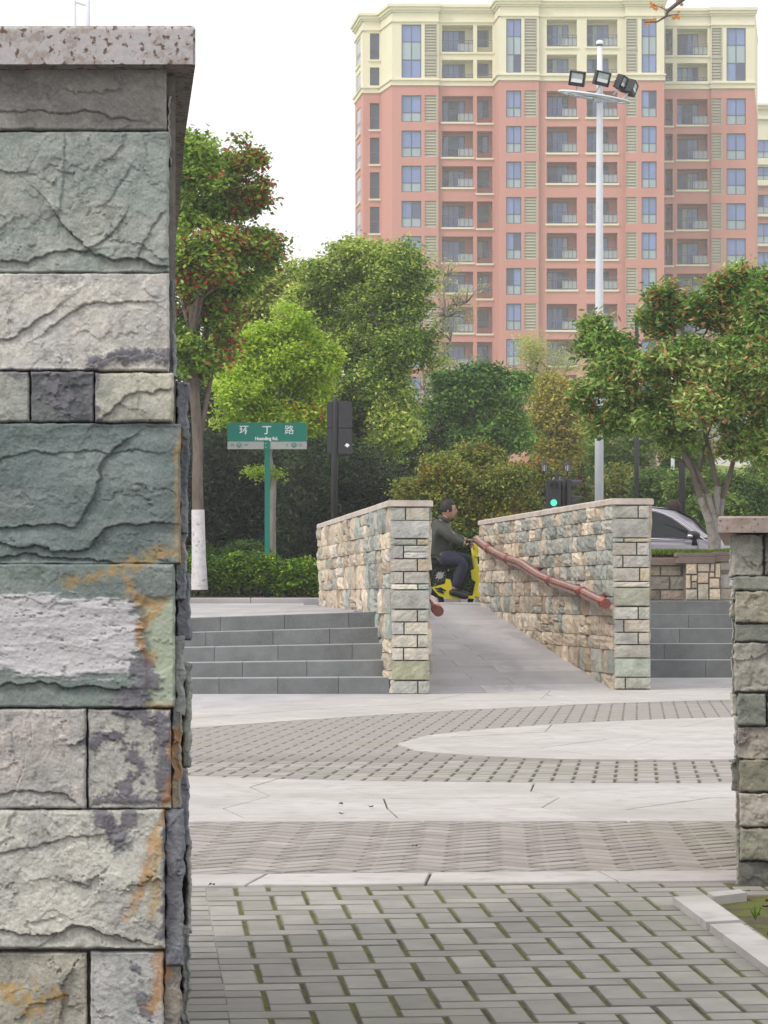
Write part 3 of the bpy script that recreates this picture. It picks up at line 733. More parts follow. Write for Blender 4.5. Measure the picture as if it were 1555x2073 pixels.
MORTS = [([(180,738),(230,722),(300,718),(345,722)], 12, 9), ([(150,758),(190,752)], 4, 4), ([(0,752),(60,750),(130,752)], 4, 4),
         ([(188,760),(190,852)], 8, 6), ([(250,1435),(290,1450),(335,1490)], 14, 14), ([(325,1450),(335,1600)], 16, 12),
         ([(285,1345),(300,1375),(280,1400),(250,1425)], 22, 16), ([(190,1625),(260,1618),(335,1620)], 10, 10), ([(205,1650),(235,1690),(240,1705)], 18, 12), ([(260,1650),(250,1690)],14,10),
         ([(270,1960),(300,2060)], 8, 20), ([(180,1500),(240,1490),(285,1560),(250,1600)], 9, 20), ([(100,780),(130,800)], 22, 22), ([(255,1180),(270,1205)],6,8), ([(335,1690),(345,1760),(335,1900)],12,10)]
LEDGES = [([(0,228),(60,222),(118,232),(165,226),(210,232),(265,241)], .004, 26), ([(115,432),(150,472),(190,508),(225,528),(270,527),(340,540)], .010, 40),
          ([(0,525),(55,533),(110,508),(180,505)], .006, 22), ([(188,500),(225,476),(246,446)], .004, 18), ([(278,522),(300,480),(335,436)], .003, 14), ([(262,345),(225,400),(210,415)], -.002, 30),
          ([(128,270),(135,330),(124,420)], -.0025, 30), ([(0,683),(35,680),(70,652),(100,630)], .006, 30), ([(100,666),(140,635),(175,620),(230,610),(290,608)], .004, 34),
          ([(170,745),(200,735),(280,712),(340,730)], -.006, 22), ([(0,1102),(60,1108),(130,1112),(180,1112),(215,1070),(250,1060),(330,1062)], .007, 34),
          ([(0,1068),(100,1064),(155,1068),(185,1020),(195,990),(205,930),(245,900)], .006, 40), ([(0,1130),(60,1118),(160,1130),(220,1140)], .006, 22), ([(0,925),(60,915),(170,918),(300,915)], .0025, 24),
          ([(0,1390),(80,1382),(160,1388),(235,1392)], .008, 30), ([(30,1600),(60,1530),(65,1480)], -.006, 26), ([(0,1605),(60,1600),(130,1606),(150,1622)], .005, 18),
          ([(0,1880),(60,1888),(105,1898),(160,1878),(215,1893),(280,1905)], .007, 26), ([(110,1900),(150,1876),(190,1880),(230,1900)], .005, 20),
          ([(150,1785),(175,1790),(200,1765),(205,1810)], .004, 20), ([(0,1725),(50,1720),(110,1700),(200,1690)], .0035, 40), ([(120,2060),(125,2000),(160,1950)], .006, 26), ([(200,855),(260,800),(340,790)], .005, 20)]
def hero(parent, rect, D, base, base2, seed, amp=.005, style='cleft', step=2.0, spots=.3, name='stone', m=None, proud=0.0, edge=3.0, ledges=LEDGES, lime=False, aniso=(1., 1.), pocket=None, depth=.10, lean=-.11, irregular=1.2, stains=True, sat=.52, gain=1.05):
    x0, y0, x1, y1 = rect; s_ = FPX/D; k_ = s_/1333.
    nx = max(6, int((x1-x0)/step)); ny = max(6, int((y1-y0)/step))
    gx = np.linspace(x0, x1, nx+1); gy = np.linspace(y0, y1, ny+1); X, Y = np.meshgrid(gx, gy)
    qx, qy = X/k_, Y/k_                      # size-true coordinates
    # wandering outline
    ex = np.minimum(X-x0, x1-X); ey = np.minimum(Y-y0, y1-Y)
    wob = irregular*k_*1.3
    Xo = X + wob*fbm(qx/22, qy/22, seed, 3, seed)*smooth(30*k_, 0, ex)*1.5; Yo = Y + wob*fbm(qx/26, qy/26, seed+9.3, 3, seed+5)*smooth(30*k_, 0, ey)*1.5
    ax_, ay_ = aniso
    n1 = fbm(qx/130*ax_, qy/130*ay_, seed*1.7, 5, seed)
    n2 = fbm(qx/34*ax_, qy/34*ay_, seed*.7, 4, seed+31)
    n3 = fbm(qx/9, qy/9, seed, 3, seed+77)
    # split-face terraces: the rock breaks in shells
    wv = n1*2.3 + .35*n2 + (qx*.0016*math.sin(seed) + qy*.0022*math.cos(seed*1.3))
    t = wv*1.1; fl = np.floor(t); fr = t-fl
    ter = fl + smooth(.0, .10, fr)*.6 + fr*.4
    wx_ = qx + 26*n2 + 9*n3; wy_ = qy + 26*fbm(qx/34, qy/34, seed*.7+5, 4, seed+35) - 9*n3
    f1, _ = facets(wx_/115*ax_, wy_/85*ay_, seed*7); f2, e2 = facets(wx_/38*ax_, wy_/30*ay_, seed*7+3); f3, _ = facets(wx_/12*ax_, wy_/10*ay_, seed*7+6)
    n4 = fbm(qx/3.5, qy/3.5, seed, 2, seed+91)
    h = amp*(ter*.22 + n1*.9 + f1*1.25 + f2*.36 + f3*.15) + .0006*n3 + .0003*n4
    lipm = smooth(.0, .04, fr)*smooth(.16, .05, fr)*smooth(-.1, .3, n2)
    crack = np.zeros_like(h)
    if ledges:
        for pts, a_, fo in ledges:
            if min(p[0] for p in pts) > x1+5 or max(p[0] for p in pts) < x0-5 or min(p[1] for p in pts) > y1+5 or max(p[1] for p in pts) < y0-5: continue
            Xw = X + 5*fbm(qx/14, qy/14, 3.3, 3, 5) + 9*fbm(qx/45, qy/45, 1.3, 2, 51); Yw = Y + 5*fbm(qx/14, qy/14, 8.1, 3, 6) + 9*fbm(qx/45, qy/45, 6.3, 2, 52)
            d, sg = seg_dist(Xw, Yw, pts)
            h = h - a_*np.where(sg > 0, np.exp(-d/fo), 0)*.9 + a_*np.where(sg < 0, np.exp(-d/fo), 0)*.35
            g_ = smooth(2.6, .3, d)*(.4+.6*smooth(-.3,.3,n2)); crack = np.maximum(crack, g_*min(1, abs(a_)/.006)); h = h - .0016*g_
    e = np.minimum(ex, ey)/k_
    h = h - .007*smooth(edge*1.3, 0, e)**2 - h*smooth(8, 0, e)*.5
    # colour
    w_ = np.clip(.5 + 1.3*fbm(qx/90*ax_, qy/60*ay_, seed+4, 5, seed+3), 0, 1)[..., None]
    C_ = np.array(base)*(1-w_) + np.array(base2)*w_
    C_ = C_*(1 + .12*n3[..., None] + .12*n2[..., None])*(1 + .22*fbm(qx/2.2, qy/2.2, seed, 2, seed+55))[..., None]
    dirt = smooth(.15, .55, fbm(qx/40, qy/40, seed+20, 5, seed+8, .6))[..., None]
    C_ = C_*(1-.22*dirt) + np.array([.02,.018,.012])*dirt*.5
    C_ = C_*(1 - .40*(lipm*smooth(.0,.5,n2+.2))[..., None]*.8) + np.array([.05,.035,.01])*(lipm*.2)[..., None]
    C_ = C_*(1-.34*crack[..., None]) + np.array([.03,.02,.008])*crack[..., None]*.5
    sp_ = (smooth(.42, .56, fbm(qx/16, qy/16, seed+40, 4, seed+13, .6))*spots)[..., None]
    C_ = C_*(1-sp_) + np.array(lin(88,90,100))*sp_
    lum_ = (C_@np.array([.3,.59,.11]))[..., None]; C_ = lum_ + (C_-lum_)*sat
    C_ = C_*(1+.10*f2+.10*n4)[..., None]*gain
    if lime:
        n_ = 34*fbm(qx/70, qy/9, 2.2, 6, 44, .6) + 16*fbm(qx/12, qy/5, 1.2, 4, 46)
        dL = np.maximum(np.abs(X-110)-170, np.abs(Y-1287)-(78 - .00035*(X-120)**2)) + n_
        mL = smooth(7, -9, dL)*(1-.8*smooth(.34,.5, fbm(qx/14, qy/6, 7.7, 5, 91)))*(.80+.2*smooth(-.4,.3,fbm(qx/60, qy/9, 3.3, 5, 19)))
        C_ = C_*(1-mL[..., None]) + LIME*(1+.06*fbm(qx/60, qy/10, 5, 4, 12))[..., None]*mL[..., None]; h = h + .0022*mL + .0012*mL*fbm(qx/60, qy/8, 5, 4, 12)
        dR = np.maximum(np.abs(X-325)-28, np.abs(Y-1320)-112) + 12*fbm(qx/25, qy/25, 6.2, 4, 64); mR = smooth(5, -5, dR)[..., None]
        C_ = C_*(1-mR) + np.array(lin(160,170,152))*(1+.08*n2[..., None])*mR; h = h - .004*smooth(6,-8,dR)
    if stains:
        Xs = X + 14*fbm(qx/38, qy/38, 5.5, 4, 71); Ys = Y + 10*fbm(qx/38, qy/38, 2.5, 4, 72)
        for pts, r_, irr in MORTS:
            d, _ = seg_dist(Xs, Ys, pts); d = d - r_ + irr*1.6*fbm(qx/16, qy/16, 9.1, 5, 23, .6)
            d = d + 5*fbm(qx/4, qy/4, 2.1, 3, 29); m_ = smooth(6, -5, d); h = h + .0025*m_*(1+.8*n2); C_ = C_*(1-m_[..., None]) + MORT*(1+.18*n2+.1*n3)[..., None]*m_[..., None]
        for pts, r_, c_, irr in RUSTS:
            d, _ = seg_dist(Xs, Ys, pts); d = d - r_*(.6+.9*smooth(-.5,.5,fbm(qx/50, qy/50, 3.7, 2, 73))) + irr*fbm(qx/12, qy/18, 4.1, 5, 63, .6)
            m_ = (smooth(12, -10, d + 6*fbm(qx/4, qy/4, 6.1, 3, 39))*.62)[..., None]; C_ = C_*(1-m_) + c_*(1+.25*n2[..., None])*m_
    if pocket:
        for (px_, py_, pr) in pocket:
            d = np.hypot(X-px_, Y-py_)/pr; m_ = smooth(1.2, .6, d + .3*n2); h = h - .01*m_
    C_ = np.clip(C_, .01, .9)
    V = np.stack([(Xo-CXP)/s_, D - h - proud, EYE + (HOR-Yo)/s_], -1).reshape(-1, 3)
    W_ = nx+1
    i, j = np.meshgrid(np.arange(nx), np.arange(ny)); a = (j*W_+i).ravel()
    F = np.stack([a, a+W_, a+W_+1, a+1], -1)
    per = np.concatenate([np.arange(nx), np.arange(ny)*W_+nx, ny*W_+nx-np.arange(nx), (ny-np.arange(ny))*W_])
    back = V[per].copy(); back[:, 1] = D + depth; back[:, 0] += lean*depth
    b0 = len(V); nP = len(per); kk = np.arange(nP)
    F2 = np.stack([per, per[(kk+1) % nP], b0+(kk+1) % nP, b0+kk], -1)
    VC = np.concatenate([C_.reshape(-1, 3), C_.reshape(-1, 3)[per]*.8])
    return mk(name, np.concatenate([V, back]), np.concatenate([F, F2]), m or M['hero'], parent, None, True, VC)

L3 = lambda *c: np.array(lin(*c))
lp = empty('gate_pillar', (xx(150, DN), DN+.2, -.2), 'big weathered green and grey stone wall end filling the left edge, granite coping on top', 'wall')
GRN = (L3(130,146,138), L3(152,158,146)); DGRN = (L3(92,118,116), L3(112,130,130)); CRM = (L3(190,184,170), L3(172,170,166)); GRB = (L3(148,144,134), L3(126,122,114))
YEL = (L3(176,172,146), L3(146,150,136)); TAN = (L3(182,172,162), L3(150,152,152))
XLm = -148
hs = [((a_[0]-.6*(a_[0] > XLm), a_[1]-.6, a_[2]+.6, a_[3]+.6), b_, c_, d_, e_, f_, g_) for (a_, b_, c_, d_, e_, f_, g_) in [((XLm,136,336,262), *GRB, 3, .004, .15, {}), ((XLm,266,341,551), *GRN, 7, .0055, .12, {}), ((XLm,553,342,749), *CRM, 12, .0045, .3, {}),
      ((XLm,753,58,854), L3(160,164,152), L3(140,146,136), 15, .004, .3, {}), ((62,752,189,854), L3(110,118,118), L3(84,88,96), 17, .004, .5, {}), ((193,755,350,854), *YEL, 19, .004, .3, {}),
      ((XLm,857,365,1141), *DGRN, 22, .0045, .12, dict(aniso=(.45,1.3))), ((XLm,1142,353,1432), L3(100,124,120), L3(120,136,130), 24, .003, .2, dict(lime=True, aniso=(.5,1.3))),
      ((XLm,1436,174,1637), L3(182,172,164), L3(158,158,154), 28, .0045, .4, {}), ((178,1437,345,1637), L3(182,178,158), L3(160,160,152), 31, .004, .6, {}),
      ((XLm,1640,333,1921), L3(190,186,170), L3(166,168,158), 34, .0055, .35, {}), ((XLm,1930,175,2110), L3(176,170,146), L3(150,146,128), 37, .0045, .3, {}),
      ((183,1928,330,2110), L3(178,178,174), L3(152,158,156), 41, .004, .4, {})]]
for r_, b1, b2, sd_, am_, spx, kw in hs:
    hero(lp, r_, DN, b1, b2, sd_, amp=am_, spots=spx, **kw)
yy = 2114
for k in range(2):        # courses below the frame down to the ground
    hero(lp, (XLm, yy, 340, yy+190), DN, *CRM, 50+k, step=8, stains=False); yy += 194
# mortared edge stones of the side face, seen end-on
GV = (L3(104,108,122), L3(126,132,140))
for (r_, b1, b2, sd_, pr_) in [((a_[0]-(a_[0] > 352)*3, a_[1], a_[2]-(6 if a_[2] > 370 else 4), a_[3]), b_, c_, d_, e_) for (a_, b_, c_, d_, e_) in [((337,190,347,330), *GRB, 61, -.02), ((340,262,352,560), L3(110,122,122), L3(90,88,80), 62, -.035), ((343,560,357,760), L3(96,116,122), L3(128,140,142), 63, -.03),
        ((350,770,384,960), *GV, 64, -.045), ((364,860,386,1080), L3(112,122,136), L3(88,98,112), 69, -.02), ((354,1075,381,1215), L3(100,112,120), L3(130,138,150), 65, -.03), ((356,1160,389,1300), *GV, 66, -.05), ((350,1290,377,1450), L3(108,116,122), L3(140,146,140), 67, -.025),
        ((368,1345,389,1560), L3(140,146,130), L3(110,122,118), 68, -.06), ((346,1440,372,1640), L3(120,120,116), L3(150,140,110), 70, -.012), ((360,1560,384,1720), *GV, 71, -.04), ((333,1640,377,1960), *GV, 72, -.014),
        ((372,1700,387,1900), L3(150,146,134), L3(124,122,120), 73, -.06), ((330,1925,372,2110), L3(116,114,120), L3(140,128,104), 74, -.010), ((366,1880,385,2110), L3(160,150,130), L3(104,120,122), 75, -.05)]]:
    hero(lp, r_, DN, b1, b2, sd_, amp=.006, step=1.6, spots=.35, proud=pr_, edge=3.5, ledges=None, irregular=3.2, aniso=(1.1,.8), depth=.25, name='side_stone')
# the long side of the same wall running away to the left
sdir = Vector((-.088, 1, 0)).normalized(); snrm = Vector((sdir.y, -sdir.x, 0))
S0 = Vector((xx(318, DN), DN+.06, 0))
rr = random.Random(3)
v = -.1
while v < 1.70:
    h = rr.uniform(.09, .2); h = min(h, 1.715-v) if 1.715-(v+h) < .07 else h
    u = .20
    while u < 3.4:
        w = rr.uniform(.2, .45)
        block(lp, S0, sdir, snrm, u, v, u+w, v+h, rr.uniform(-.012, .002 if v > 1.1 else .008), .04, .012, rr.choice(PAL_COOL+[lin(120,116,112), lin(104,108,120)]), name='side_stone'); u += w
    v += h
core = MB(); q0 = Vector((xx(-140,DN), DN+.02, 0)); 
core.prism([Vector((xx(-140,DN), DN+.035, -.2)), Vector((xx(352,DN), DN+.035, -.2)), Vector((xx(346,DN), DN+.10, -.2)), Vector((S0.x + sdir.x*3.4 -.03, DN+3.4, -.2)), Vector((S0.x + sdir.x*3.4-.4, DN+3.4, -.2))], None, (0,0,1.9))
core.build('core', M['mortar'], lp)
# coping of the near pillar
cy0, cy1 = 50, 130
zc1, zc0 = EYE+(HOR-cy0)*DN/FPX*.985, EYE+(HOR-cy1)*(DN-.05)/FPX
DC = DN-.05; zc1 = EYE+(HOR-cy0)*DC/FPX
def coping_near(name, a, b, x_r, jitter):
    pass
cp = bpy.data.meshes.new('coping'); bm = bmesh.new()
cxr = (396-CXP)*DC/FPX; cxl = cxr-.44
L_ = 1.15
pts = []
cuts_ = [0, .75, 1.7, 2.7, 3.6]
for k in range(4):
    bm = bmesh.new(); a, b = cuts_[k], cuts_[k+1]
    def cxy(s, side): # slight bend of the wall to the left
        off = -.087*s + (.006*s if s > 1 else 0)
        return Vector(((cxr if side else cxl)+off, DC+s, 0))
    q = [cxy(a,0), cxy(a,1), cxy(b,1), cxy(b,0)]
    if k: q[0].y += .003; q[1].y += .003
    lo = [bm.verts.new((p.x, p.y, zc0)) for p in q]; hi = [bm.verts.new((p.x, p.y, zc1)) for p in q]
    bm.faces.new(list(reversed(lo))); bm.faces.new(hi)
    for i in range(4): bm.faces.new((lo[i], lo[(i+1)%4], hi[(i+1)%4], hi[i]))
    top_e = [e for e in bm.edges if all(v in hi for v in e.verts)]
    bmesh.ops.bevel(bm, geom=top_e, offset=.010, segments=4, affect='EDGES', profile=.6)
    bmesh.ops.bevel(bm, geom=[e for e in bm.edges if abs(e.verts[0].co.z-e.verts[1].co.z) > .02 and e.verts[0].co.y < DC+.02], offset=.004, segments=2, affect='EDGES')
    me = bpy.data.meshes.new('coping'); bm.to_mesh(me); bm.free(); me.materials.append(M['granite'])
    V = np.array([v.co[:] for v in me.vertices]); F = [tuple(p.vertices) for p in me.polygons]
    mk('coping', V, F, M['granite'], lp)
    bpy.data.meshes.remove(me)

# ---- right pillar
DR = 9.6
rp = empty('gate_pillar', (xx(1600, DR), DR+.2, 0), 'knee-high stone wall end at the right edge with a pink granite coping and soil at its foot', 'wall')
RG = (L3(146,154,144), L3(126,134,124)); RW_ = 1560+170
rst = [((1483,1083,1546,1165), L3(150,156,146), L3(132,140,132), 81, .010), ((1549,1083,RW_,1165), L3(104,108,104), L3(88,92,90), 82, .006), ((1487,1167,RW_,1195), L3(132,140,130), L3(118,126,118), 83, .004),
       ((1488,1197,RW_,1261), L3(158,156,132), L3(138,140,124), 84, .009), ((1490,1264,RW_,1298), L3(128,136,130), L3(112,122,116), 85, .006), ((1487,1302,RW_,1401), L3(158,158,150), L3(140,142,136), 86, .012),
       ((1493,1404,1551,1469), L3(128,140,130), L3(108,122,114), 87, .008), ((1554,1404,RW_,1469), L3(112,120,112), L3(96,104,98), 88, .006), ((1494,1472,RW_,1536), L3(158,148,140), L3(140,134,128), 89, .012),
       ((1497,1539,RW_,1603), L3(140,136,106), L3(116,122,104), 90, .007), ((1497,1607,RW_,1673), L3(170,164,154), L3(150,148,140), 91, .013), ((1498,1677,RW_,1742), L3(146,146,124), L3(120,126,112), 92, .010),
       ((1497,1746,RW_,1812), L3(100,108,102), L3(80,86,80), 93, .006), ((1499,1815,RW_,1890), L3(90,96,90), L3(76,80,74), 94, .006)]
WARM = np.array([1.10,1.0,.86])
for r_, b1, b2, sd_, am_ in rst:
    b1, b2 = b1*WARM, b2*WARM
    hero(rp, r_, DR, b1, b2, sd_, amp=am_, step=2.2, spots=.2, ledges=None, edge=4, stains=False, irregular=3.5, depth=.12, lean=.15)
for (r_, b1, b2, sd_, pr_) in [((1480,1085,1490,1170), L3(150,156,148), L3(130,128,118), 101, -.04), ((1480,1172,1492,1215), L3(160,158,146), L3(140,138,128), 102, -.03), ((1481,1214,1493,1250), L3(176,168,148), L3(150,146,130), 103, -.05),
        ((1486,1252,1495,1330), L3(166,164,154), L3(140,144,138), 104, -.04), ((1484,1332,1496,1402), L3(164,166,160), L3(150,152,146), 105, -.03), ((1483,1404,1497,1450), L3(190,182,164), L3(160,156,146), 106, -.05),
        ((1489,1452,1498,1536), L3(130,134,138), L3(160,158,150), 107, -.03), ((1484,1540,1498,1602), L3(120,120,114), L3(96,98,96), 108, -.04), ((1492,1604,1500,1680), L3(160,156,148), L3(140,142,138), 109, -.03), ((1493,1680,1502,1800), L3(150,146,130), L3(126,128,116), 110, -.03)]:
    hero(rp, r_, DR, b1, b2, sd_, amp=.008, step=1.4, spots=.2, proud=pr_, edge=3, ledges=None, stains=False, irregular=4, depth=.25, lean=.16, name='side_stone', aniso=(1.1,.8))
s9 = FPX/DR
core = MB(); core.prism([Vector((xx(1494,DR), DR+.035, -.2)), Vector((xx(1725,DR), DR+.035, -.2)), Vector((xx(1725,DR)+.35, DR+2.5, -.2)), Vector((xx(1494,DR)+.42, DR+2.5, -.2))], None, (0,0,EYE+(HOR-1080)/s9+.2))
core.build('core', M['mortar'], rp)
v = -.1; rr = random.Random(5); d2 = Vector((.16, 1, 0)).normalized(); n2_ = Vector((-d2.y, d2.x, 0)); S1 = Vector((xx(1490, DR), DR+.06, 0))
ztop = EYE+(HOR-1081)/s9
while v < ztop-.01:
    h = rr.uniform(.06, .12); h = ztop-v if ztop-(v+h) < .05 else h; u = .25
    while u < 2.4:
        w = rr.uniform(.15, .3); block(rp, S1, d2, n2_, u, v, u+w, v+h, rr.uniform(-.01, .012), .04, .012, rr.choice(PAL_COOL+PAL_WARM), name='side_stone'); u += w
    v += h
for k in range(3):
    z1_, z0_ = EYE+(HOR-1045)/s9*.996, EYE+(HOR-1078)*(DR-.05)/FPX
    a0 = Vector((xx(1453, DR-.05), DR-.05, 0)); dd = Vector((.12,1,0)).normalized()
    a = a0 + dd*(.85*k+(.004 if k else 0)); b = a0 + dd*(.85*(k+1)-.002)
    wv = Vector((.46, 0, 0)); bv = .006
    q = []
    for (p, s_) in ((a, 0), (b, 0)):
        q += [p+Vector((0,0,z0_)), p+Vector((0,0,z1_-bv)), p+Vector((bv,0,z1_)), p+wv+Vector((-bv,0,z1_)), p+wv+Vector((0,0,z1_-bv)), p+wv+Vector((0,0,z0_))]
    if k == 0:
        for t_ in (2, 3): q[t_] = q[t_] + Vector((0, bv, 0))
    MB().add(q, [(0,1,4,5),(1,2,3,4),(11,10,9,8,7,6),(0,6,7,1),(1,7,8,2),(2,8,9,3),(3,9,10,4),(4,10,11,5),(5,11,6,0)]).build('coping', M['granite_warm'], rp)
# ---- planting strip at the right with edging slabs
ed = empty('edging', (1.1, 9, 0), kind='structure'); ed['label'] = 'pale edging slabs along the soil strip at the right'
def ground_px(px, py, lift=0.0):
    # intersection with the climbing entrance paving
    # z = -(YB-y)*SLOPE (+lift)
    t = (HOR-py)/FPX          # z = EYE + t*y
    y = (-YB*SLOPE + lift - EYE)/(t - SLOPE)
    if y > YB: y = (EYE-lift)/(-t)
    return Vector(((px-CXP)*y/FPX, y, EYE+t*y))
for poly in ([(1362,1815),(1428,1812),(1498,1862),(1430,1866)], [(1437,1871),(1501,1868),(1620,1948),(1560,1962)], [(1432,1806),(1498,1800),(1512,1807),(1446,1815)]):
    q = [ground_px(px, py, .022) for px, py in poly]
    MB().prism([p-Vector((0,0,.07)) for p in q], None, (0,0,.07)).build('edging_slab', M['slab'], ed)
nx_, ny_ = 46, 90
X, Y = np.meshgrid(np.linspace(0, 1, nx_+1), np.linspace(6.3, 12.6, ny_+1))
xl = np.interp(Y, [6.3, 8.2, 9.3, 9.6, 12.6], [.98+.12, .98+.05, 1.0, 1.26, 1.6]); Xw = xl + X*(3.2-xl)
Zs = np.where(Y > YB, 0, -(YB-Y)*SLOPE) - .035 + .035*smooth(0, .2, X) + .03*fbm(Xw*6, Y*6, 0, 4, 5) + .012*fbm(Xw*30, Y*30, 0, 3, 6)
V = np.stack([Xw, Y, Zs], -1).reshape(-1, 3); i, j = np.meshgrid(np.arange(nx_), np.arange(ny_)); a = (j*(nx_+1)+i).ravel()
so = mk('soil_strip', V, np.stack([a, a+1, a+nx_+2, a+nx_+1], -1), M['soil'], smooth=True); so['kind'] = 'structure'
# ------------------------------------------------------------ vegetation
def leaf_cloud(name, lobes, n_clump, per, cl_r, size, pal, parent=None, seed=0, shell=.45, flat=.6, up=.6, gap=.15, accent=None, acc_p=.0, acc_where=None, kind=None, base=False, droop=0.0, aspect=.5, palf=.6, zfade=None, bright=1.42):
    """lobes: (centre, (rx,ry,rz), weight); leaf-sized faces in clumps spread through the lobes"""
    g = np.random.default_rng(seed)
    wts = np.array([l[2] for l in lobes], float); wts /= wts.sum()
    idx = g.choice(len(lobes), n_clump, p=wts)
    C0 = np.array([tuple(l[0]) for l in lobes]); RR = np.array([l[1] for l in lobes])
    d = g.normal(size=(n_clump, 3)); d /= np.linalg.norm(d, axis=1)[:, None]
    r = (shell + (1-shell)*g.random(n_clump)**.5)
    bump = .97 + .42*fbm(d[:,0]*2+idx*3.1, d[:,1]*2, d[:,2]*2, 3, seed)
    c = C0[idx] + d*RR[idx]*(r*bump)[:, None]
    nz = fbm(c[:,0]/cl_r/3.2, c[:,1]/cl_r/3.2, c[:,2]/cl_r/3.2, 2, seed+5)
    keep = nz > (-1+gap*2) if gap < 0 else nz > -.5+gap*1.0
    c = c[keep]; d = d[keep]; n_clump = len(c)
    tone = g.normal(0, .75, n_clump) + 1.5*fbm(c[:,0]*palf, c[:,1]*palf, c[:,2]*palf, 3, seed+8)
    cc = np.repeat(c, per, 0); N = len(cc)
    off = g.normal(size=(N, 3))*cl_r*.55; off[:,2] *= flat; off[:,2] -= droop*np.hypot(off[:,0], off[:,1])**2/cl_r
    p = cc + off
    nrm = g.normal(size=(N, 3)); nrm[:,2] = np.abs(nrm[:,2]) + up; nrm += np.repeat(d, per, 0)*.5; nrm /= np.linalg.norm(nrm, axis=1)[:, None]
    t = g.normal(size=(N, 3)); t -= nrm*(t*nrm).sum(1)[:, None]; t /= np.linalg.norm(t, axis=1)[:, None]
    b = np.cross(nrm, t); sz = size*g.uniform(.6, 1.3, N)[:, None]
    w = aspect
    V = np.stack([p - t*sz*.5, p + b*sz*.5*w - nrm*sz*.06, p + t*sz*.5 - nrm*sz*.12, p - b*sz*.5*w - nrm*sz*.06], 1).reshape(-1, 3)
    F = np.arange(N*4).reshape(-1, 4)
    pal_ = np.array(pal); k = len(pal_)
    tt = np.clip(np.repeat(tone, per)*.28 + .5 + g.normal(0, .16, N), 0, .9999)*(k-1)
    i0 = tt.astype(int); f = (tt-i0)[:, None]; col_ = pal_[i0]*(1-f) + pal_[np.minimum(i0+1, k-1)]*f
    col_ = col_*g.uniform(.8, 1.2, N)[:, None]
    if accent is not None:
        an = np.repeat(fbm(c[:,0]*1.6, c[:,1]*1.6, c[:,2]*1.6, 3, seed+33) + g.normal(0,.12,n_clump), per)
        thr = acc_where if acc_where is not None else .25
        m_ = (an > thr) & (g.random(N) < acc_p)
        ac = np.array(accent); col_[m_] = ac[g.integers(0, len(ac), m_.sum())]*g.uniform(.75, 1.2, m_.sum())[:, None]
    col_ = col_*bright
    o = mk(name, V, F, M['leaf'], parent, None, False, np.repeat(np.clip(col_, .004, .8), 4, 0), base=base)
    if kind: o['kind'] = kind
    return o, c
def breakup(lobes, n=6, f=.46, seed=0, spread=.72):
    g = random.Random(seed); out = []
    for c, r, w in lobes:
        out.append((c, tuple(q*.62 for q in r), w*.9))
        for _ in range(n):
            v = Vector((g.gauss(0,1), g.gauss(0,1), g.gauss(0,1))).normalized(); k = f*g.uniform(.7, 1.3)
            out.append((c + Vector((v.x*r[0], v.y*r[1], v.z*r[2]))*spread*g.uniform(.75,1.12), tuple(q*k for q in r), w*2.6/n))
    return out
def lobe(px, py, rx_, ry_, D, dD=0.0, w=None, rd=None):
    s_ = FPX/D; return (P(px, py, D+dD), (rx_/s_, (rd if rd else (rx_+ry_)/2)/s_, ry_/s_), w if w else rx_*ry_)
def limbs(mb, base, top, r0, r1, targets, g, seg=7, nb=4, wob=.06):
    """tapered trunk with limbs reaching into the crown"""
    n = 9; pts = []
    for k in range(n):
        t = k/(n-1); p = base.lerp(top, t); L_ = (top-base).length
        if 3 < k < n-1: p = p + Vector((g.uniform(-1,1), g.uniform(-1,1), 0))*wob*L_*.3
        pts.append(p)
    rad = [r0*(1.25 if k == 0 else 1)*(1-k/(n-1)) + r1*k/(n-1) for k in range(n)]
    mb.tube(pts, rad, seg)
    for tg in targets:
        k = g.randint(4, n-1); s_ = pts[k]; r = rad[k]*.6
        mid = s_.lerp(tg, .5) + Vector((g.uniform(-.15,.15), g.uniform(-.15,.15), .12))*(tg-s_).length*.6
        m2 = s_.lerp(mid, .5); m3 = mid.lerp(tg, .5)
        tg = tg.lerp(top, .22)
        mid = s_.lerp(tg, .5) + Vector((0, 0, .05))*(tg-s_).length; m2 = s_.lerp(mid, .5); m3 = mid.lerp(tg, .5)
        mb.tube([s_, m2, mid, m3, tg], [r, r*.8, r*.6, r*.42, r*.15], 6)
        for _ in range(nb):
            a = mid.lerp(tg, g.uniform(0,.8)); e = a + Vector((g.uniform(-1,1), g.uniform(-1,1), g.uniform(-.2,1)))*(tg-s_).length*.22
            mb.tube([a, a.lerp(e,.5)+Vector((0,0,.04)), e], [r*.35, r*.22, r*.08], 5)
    return pts, rad
GR = lambda *a: [np.array(lin(*c)) for c in a]
def tree(name, label, cat, D, trunk, r0, lobes, n_clump, per, cl_r, size, pal, seed, group=None, bark='bark', limb_n=8, r1=None, trunk_top=None, **kw):
    base = P(*trunk[0], D); top = P(*trunk[1], D); lobes = breakup(lobes, seed=seed)
    t = empty(name, base, label, cat, group)
    crown, cl = leaf_cloud('crown', lobes, n_clump, per, cl_r, size, pal, t, seed, **kw)
    g = random.Random(seed); mb = MB()
    tg = [Vector(cl[g.randrange(len(cl))]) for _ in range(limb_n)]
    limbs(mb, base, top, r0, r1 or r0*.45, tg, g)
    mb.build('trunk', M[bark], t, smooth=True)
    return t, base, top
FULL = 1.0
